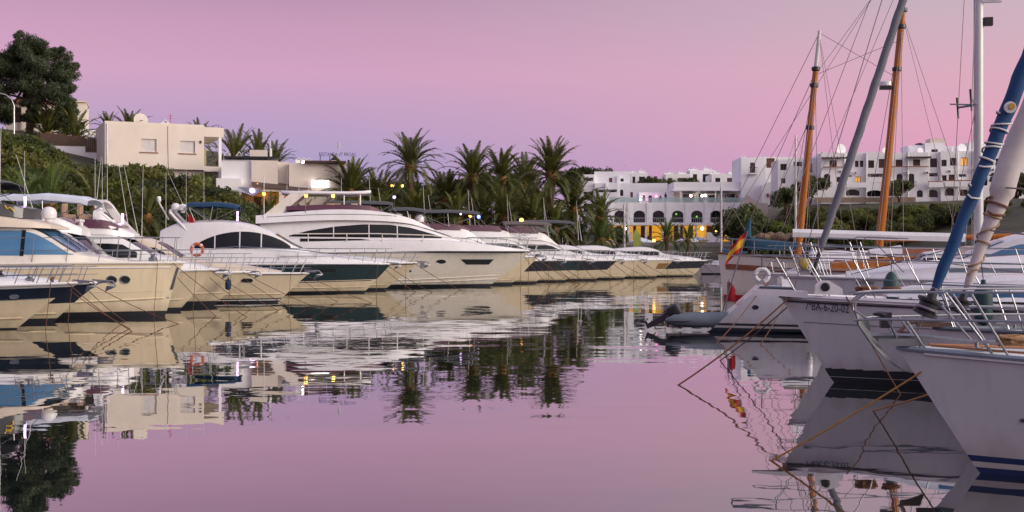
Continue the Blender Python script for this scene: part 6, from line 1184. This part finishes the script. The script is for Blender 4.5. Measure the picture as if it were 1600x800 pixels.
# ---- R7 motor cruiser with blue screen, and two boats between
t = boat('motor_cruiser', 'white motor cruiser with blue wraparound screen and grey canvas behind the mast', 1400, 46, 172, group='motor boats on the right'); h = Hull(12, 4, 1.7, 1.6, 1.5, 1.2, wb=.85); h.build(t, [('hull_side', WHITE, 0, .92), ('boot_stripe', BOOT, .92, 1.6)], gr=.05)
cb = Cabin([(-.8, .3, .2, 1.68, 1.75), (-1.9, 1.3, .9, 1.62, 2.1), (-3.6, 1.7, 1.2, 1.6, 2.85), (-4.8, 1.75, 1.35, 1.6, 3.15), (-6.5, 1.75, 1.4, 1.6, 3.05), (-7.2, 1.7, 1.35, 1.6, 2.75)], .18); cb.build('deckhouse', WHITE, t); cb.pane(t, -3.6, -2.1, -.85, .85, BGLASS); cb.window(t, -4.9, -2.2, lambda x: 1.95, lambda x: max(1.97, min(2.75, cb.at(x)[4] - .25)), BGLASS); cb.window(t, -7.0, -5.0, 1.9, 2.65, GREY); rails(h, t, -7, .7, 6, nose=.1, lean=.2, xf=-.5, r=.016)
t = boat('motor_cruiser', 'small white cabin cruiser with slanted side windows under a beige cover', 1352, 52, 172, group='motor boats on the right'); h = Hull(8, 2.8, 1.4, 1.3, 1.25, .9, wb=.85); h.build(t, [('hull_side', WHITE, 0, .92), ('boot_stripe', BLUEBOOT, .92, 1.6)], gr=.05)
cb = Cabin([(-.8, .3, .2, 1.38, 1.45), (-1.6, .8, .6, 1.35, 1.75), (-2.4, 1.1, .85, 1.3, 2.45), (-3.8, 1.1, .9, 1.3, 2.5)], .12, .06, 2); cb.build('deckhouse', WHITE, t); cb.window(t, -3.6, -2.2, 1.75, 2.25, GLASS); cb.pane(t, -2.3, -1.7, -.85, .85); canopy(t, -7, -3.6, 1.15, 2.6, mat('beige_canvas', (.50, .38, .32), .8), 1.5, -5, 3)
t = boat('launch', 'open white launch with varnished coaming and navy seat cover near the schooner', 1246, 57, 173, group='motor boats on the right'); h = Hull(9, 2.7, 1.75, 1.6, 1.5, .8, wb=.85); h.build(t, [('hull_side', WHITE, 0, .92), ('boot_stripe', RED, .92, 1.6)], gr=.06, gun=VARN)
Cabin([(-1.5, .6, .5, 1.7, 2.0), (-5, 1.0, .9, 1.6, 2.35)], .1, .05, 2).build('foredeck_house', VARN, t); stack(t, 'seat_cover', CANNAVY, -7.6, -5.2, .9, 1.55, 2.05); Cabin([(-3.2, .5, .4, 2.3, 2.55), (-4.6, .6, .5, 2.3, 2.75)], .1).build('console', WHITE, t); MB().ball((-4.0, -.5, 2.55), .07, 6).build('lamp', LWARM, t)
t = boat('launch', 'small white day boat with red cushions beyond the stern-out yacht gantry', 1196, 61, 173, group='motor boats on the right'); h = Hull(8, 2.6, 1.5, 1.35, 1.3, .7, wb=.85); h.build(t, [('hull_side', WHITE, 0, .92), ('boot_stripe', BOOT, .92, 1.6)], gr=.05); stack(t, 'cushion', RED, -5, -3.4, .8, 1.3, 1.75); cb = Cabin([(-1.0, .4, .3, 1.45, 1.55), (-2.6, .9, .7, 1.4, 2.1), (-3.2, .95, .8, 1.35, 2.15)], .1, .05, 2); cb.build('cuddy', WHITE, t); cb.pane(t, -2.5, -1.6, -.8, .8); rails(h, t, -4, .6, 5, nose=0, xf=-.4, r=.02)
# ------------------------------------------------------------------ far end of the basin: small boats, quay furniture, people
GF = 'small boats at the far end of the basin'
def sloop(label, tip, D, rz, L, mh, cover, boom=True, hm=WHITE):
    t = boat('sailing_yacht', label, tip, D, rz, group=GF); h = Hull(L, L * .3, 1.35, 1.15, 1.1, .9, pd=1.9, pw=1.5, wb=.85); h.build(t, [('hull_side', hm, 0, .88), ('boot_stripe', NAVY, .88, 1.6)], gr=.05)
    Cabin([(-L * .2, .4, .3, 1.25, 1.35), (-L * .35, L * .1, L * .08, 1.2, 1.7), (-L * .65, L * .11, L * .09, 1.15, 1.75)], .12).build('coachroof', WHITE, t); x = -L * .38; mast(t, x, 1.4, mh, .13, mat('white_painted_spar', (.66, .62, .60), .4))
    if boom:
        MB().tube([(x - .1, 0, 2.5), (x - L * .38, 0, 2.5)], .08, 6).build('boom', WHITE, t); MB().loft([[(xx, math.cos(a) * w_, z + math.sin(a) * hh) for a in [i * math.pi / 4 for i in range(8)]] for xx, w_, hh, z in ((x - .15, .15, .4, 3.0), (x - .5, .25, .32, 2.85), (x - L * .2, .25, .26, 2.8), (x - L * .37, .15, .18, 2.72))]).build('sail_cover', cover, t)
    stay(t, (-.1, 0, 1.4), (x, 0, mh - .2), .02, 'forestay'); stay(t, (-L + .2, 0, 1.2), (x, 0, mh - .2), .02, 'backstay')
    for sd in (1, -1):
        stay(t, (x - .2, sd * L * .13, 1.2), (x, 0, mh * .9), .018, 'shroud')
    rails(h, t, -L * .7, .6, 5, nose=.1, lean=.1, xf=-.3, r=.02); return t
sloop('white sloop with tall pale mast and navy sail cover beyond the last left-row boat', 1180, 152, 178, 13, 17.2, CANNAVY)
sloop('small sloop with slim mast moored under the lit restaurant', 1085, 159, 175, 9, 11.5, CANTEAL)
sloop('small white sloop with short mast before the lime banner', 1012, 157, 8, 8, 9.0, CANW, False)
for lab, tip, D, rz, L, ext in (('white runabout with teal cover at the far quay', 1040, 150, 10, 7.5, CANTEAL), ('white day cruiser with red seat at the far quay', 1068, 156, 12, 7, RED), ('white speedboat with dark engine cover at the far quay', 1122, 146, 178, 6.5, DARKM), ('small white runabout with pale hood beside the far quay steps', 1150, 150, 175, 7, CANW)):
    t = boat('runabout', lab, tip, D, rz, group=GF); h = Hull(L, 2.5, 1.25, 1.1, 1.0, 1.0, wb=.84); h.build(t, [('hull_side', WHITE, 0, .9), ('boot_stripe', BOOT, .9, 1.6)], gr=.05)
    cb = Cabin([(-.8, .3, .2, 1.22, 1.3), (-L * .35, .9, .7, 1.1, 1.6), (-L * .45, 1.0, .8, 1.1, 2.1), (-L * .5, 1.0, .8, 1.1, 2.1)], .1, .05, 2); cb.build('cuddy', WHITE, t); cb.pane(t, -L * .44, -L * .36, -.85, .85); stack(t, 'cover', ext, -L * .9, -L * .6, .9, 1.0, 1.55)
def parasol(label, px, D, z, w, hh, m, grp):
    t = thing('parasol', label, 'parasol', (P(px, 400, D).x, D, z), random.random(), grp); MB().tube([(0, 0, 0), (0, 0, hh)], .03, 6).build('pole', ALU, t); n = 8
    MB().add([(0, 0, hh + .1)] + [(w * math.cos(i * 2 * math.pi / n), w * math.sin(i * 2 * math.pi / n), hh - .45) for i in range(n)] + [(w * math.cos(i * 2 * math.pi / n), w * math.sin(i * 2 * math.pi / n), hh - .62) for i in range(n)], [(0, i + 1, (i + 1) % n + 1) for i in range(n)] + [(i + 1, (i + 1) % n + 1, (i + 1) % n + 1 + n, i + 1 + n) for i in range(n)]).build('canopy', m, t, smooth=False); MB().box((-.3, -.3, 0), (.3, .3, .08)).build('base', STONE, t)
for lab, px, D, z, w_, hh, m in (('closed-up tan parasol on the quay beside the bright green palm', 942, 160, 1.16, 1.6, 3.2, BEIGE), ('white parasol in front of the yellow lit restaurant', 1002, 178, 1.9, 1.7, 3.0, CANW), ('flat white parasol near the far quay palms', 1073, 180, 2.1, 1.9, 2.9, WHITE), ('white parasol beside the screen panel of the hotel', 1090, 185, 2.4, 1.7, 2.8, CANW)): parasol(lab, px, D, z, w_, hh, m, 'parasols on the far quay')
bt = thing('feather_banner', 'lime yellow feather banner standing on the far quay', 'banner', (P(990, 400, 171).x, 171, 1.2)); MB().tube([(0, 0, 0), (0, 0, 4.2), (.25, 0, 4.7)], .03, 5).build('pole', ALU, bt)
MB().loft([[(x0, -.015, z), (x1, -.015, z), (x1, .015, z), (x0, .015, z)] for z, x0, x1 in ((.6, .03, .9), (2, .03, 1.0), (3.4, .03, 1.0), (4.3, .05, .8), (4.7, .2, .5))]).build('cloth', mat('lime_cloth', (.42, .52, .10), .8), bt)
def lamp_post(label, px, py, D, zb, m, grp):
    p = P(px, py, D); t = thing('quay_lamp', label, 'lamp', (p.x, D, zb), 0, grp); hh = p.z - zb; MB().tube([(0, 0, 0), (0, 0, hh)], [.08, .05], 6).build('post', DARKM, t); MB().ball((0, 0, hh + .15), .2, 8).build('globe', m, t); MB().lathe([(.24, .3), (.1, .42), (.02, .45)], 8, (0, 0, hh)).build('cap', DARKM, t)
for lab, px, py, D, m in (('quay lamp glowing violet left of the tallest palm', 616, 310, 148, LVIO), ('quay lamp glowing blue beside the grey bimini', 748, 341, 140, LBLUE), ('quay lamp glowing orange under the grey bimini', 735, 339, 138, LWARM), ('quay lamp glowing amber left of the tallest palm trunk', 628, 292, 156, LWARM), ('quay lamp glowing amber between short palms', 613, 292, 158, LWARM), ('low lamp glowing amber among the far boats', 1022, 377, 168, LWARM)): lamp_post(lab, px, py, D, ground(P(px, py, D).x, D), m, 'quay lamps')
# white villas showing between the palm trunks
for lab, x0, x1, y0, y1, D, ops in (('white villa half hidden behind the tallest palm', 590, 668, 292, 352, 176, [(598, 612, 300, 320, 'w'), (620, 634, 300, 330, 'd'), (640, 655, 300, 318, 'l')]), ('white shop front glimpsed under the palm cluster', 680, 772, 318, 362, 172, [(688, 702, 330, 352, 'l'), (712, 724, 328, 356, 'd'), (735, 750, 330, 350, 'w'), (756, 768, 330, 350, 'd')]), ('white house glimpsed right of the clear-trunked palm', 790, 905, 322, 372, 188, [(800, 815, 332, 352, 'w'), (830, 845, 332, 356, 'd'), (880, 895, 330, 350, 'w')])):
    b = Bld('white_villa', lab, D, (x0 + x1) / 2, y1 + 20); b.wall(WALLW, x0, x1, y0, y1 + 20, 7, ops); b.box('parapet', WALLW, x0 - 1, x1 + 1, y0 - 2, y0 - .1, -.1, 7.1); chimney(b, lerp(x0, x1, .3), y0 - 8, y0 - 1.9, .8, 3)
# people: one continuous skinned figure per pose
def figure(pts, edges, rad, m):
    me = bpy.data.meshes.new('f'); me.from_pydata(pts, edges, []); o = bpy.data.objects.new('f', me); COL.objects.link(o)
    md = o.modifiers.new('s', 'SKIN'); 
    for i, r in enumerate(rad): me.skin_vertices[0].data[i].radius = (r, r)
    me.skin_vertices[0].data[0].use_root = True; o.modifiers.new('d', 'SUBSURF').levels = 1
    bpy.context.view_layer.update(); r = bpy.data.meshes.new_from_object(o.evaluated_get(bpy.context.evaluated_depsgraph_get())); COL.objects.unlink(o); bpy.data.objects.remove(o); r.materials.clear(); r.materials.append(m); return r
E_ = [(0, 1), (1, 2), (2, 3), (3, 4), (2, 5), (5, 6), (6, 7), (2, 8), (8, 9), (9, 10), (0, 11), (11, 12), (12, 13), (13, 17), (0, 14), (14, 15), (15, 16), (16, 18)]
STAND = [(0, 0, .95), (0, 0, 1.15), (0, 0, 1.42), (0, 0, 1.54), (0, -.02, 1.66), (.19, 0, 1.38), (.25, .02, 1.1), (.24, -.06, .85), (-.19, 0, 1.38), (-.25, .02, 1.1), (-.22, -.1, .86), (.1, 0, .88), (.11, -.02, .48), (.11, .02, .08), (-.1, 0, .88), (-.12, .02, .48), (-.12, .03, .08), (.12, -.12, .04), (-.13, -.11, .04)]
SEAT = [(0, 0, .5), (0, .02, .72), (0, .02, 1.0), (0, 0, 1.12), (0, -.03, 1.24), (.19, 0, .96), (.24, -.04, .72), (.18, -.26, .70), (-.19, 0, .96), (-.24, -.04, .72), (-.16, -.28, .72), (.1, -.04, .48), (.12, -.44, .50), (.12, -.42, .08), (-.1, -.04, .48), (-.13, -.43, .5), (-.13, -.4, .08), (.12, -.55, .04), (-.13, -.53, .04)]
RAD = [.14, .13, .14, .06, .105, .065, .05, .04, .065, .05, .04, .09, .065, .045, .09, .065, .045, .04, .04]
CL = [('dark', (.03, .03, .04)), ('white', (.6, .58, .56)), ('red', (.3, .03, .03)), ('blue', (.05, .08, .2))]
FM = {(p, c): figure(STAND if p == 'standing' else SEAT, E_, RAD, mat(c + '_clothing', col, .8)) for p in ('standing', 'seated') for c, col in CL}
SKIN = mat('skin', (.42, .24, .17), .6)
def person(px, D, z, pose, c, where, rz=0):
    x = P(px, 400, D).x; t = thing('person', 'person in %s clothes %s %s' % (c, pose, where), 'person', (x, D, z), rz, 'people on the far shore'); link('body', FM[pose, c], t); zz = 1.66 if pose == 'standing' else 1.24
    MB().ball((0, -.035, zz), .115, 8, (.85, .9, 1.1)).build('head', SKIN, t); MB().ball((0, .0, zz + .04), .12, 8, (.9, .95, .9)).build('hair', BROWN, t)
zt = Bld.__new__(Bld); zt = HC - (316.4 - 400) / F * 217
for px, c, pose in ((1032, 'dark', 'seated'), (1040, 'dark', 'standing'), (1076, 'red', 'seated'), (1083, 'blue', 'seated'), (1091, 'dark', 'standing'), (1100, 'white', 'seated'), (1112, 'dark', 'seated'), (1128, 'blue', 'standing'), (1139, 'dark', 'seated'), (1152, 'red', 'seated')): person(px, 217, zt, pose, c, 'on the hotel terrace behind the glass rail' if pose == 'standing' else 'at the hotel terrace tables', random.random() * 2 - 1)
zg = HC - (379 - 400) / F * 212.5
for px, c, pose in ((968, 'dark', 'seated'), (986, 'white', 'standing'), (1000, 'red', 'seated'), (1013, 'dark', 'seated'), (1049, 'blue', 'seated'), (1061, 'dark', 'standing'), (1072, 'red', 'seated'), (1087, 'dark', 'seated'), (1104, 'white', 'seated'), (1130, 'dark', 'seated')): person(px, 212.5, zg, pose, c, 'in front of the yellow lit restaurant wall' if pose == 'standing' else 'at the yellow lit restaurant', random.random() * 2 - 1)
MB().box((P(945, 400, 214).x, 206, zg - 3.5), (P(1168, 400, 214).x, 218, zg - .004)).build('restaurant_terrace', STONE)
bpy.data.objects['restaurant_terrace']['kind'] = 'structure'
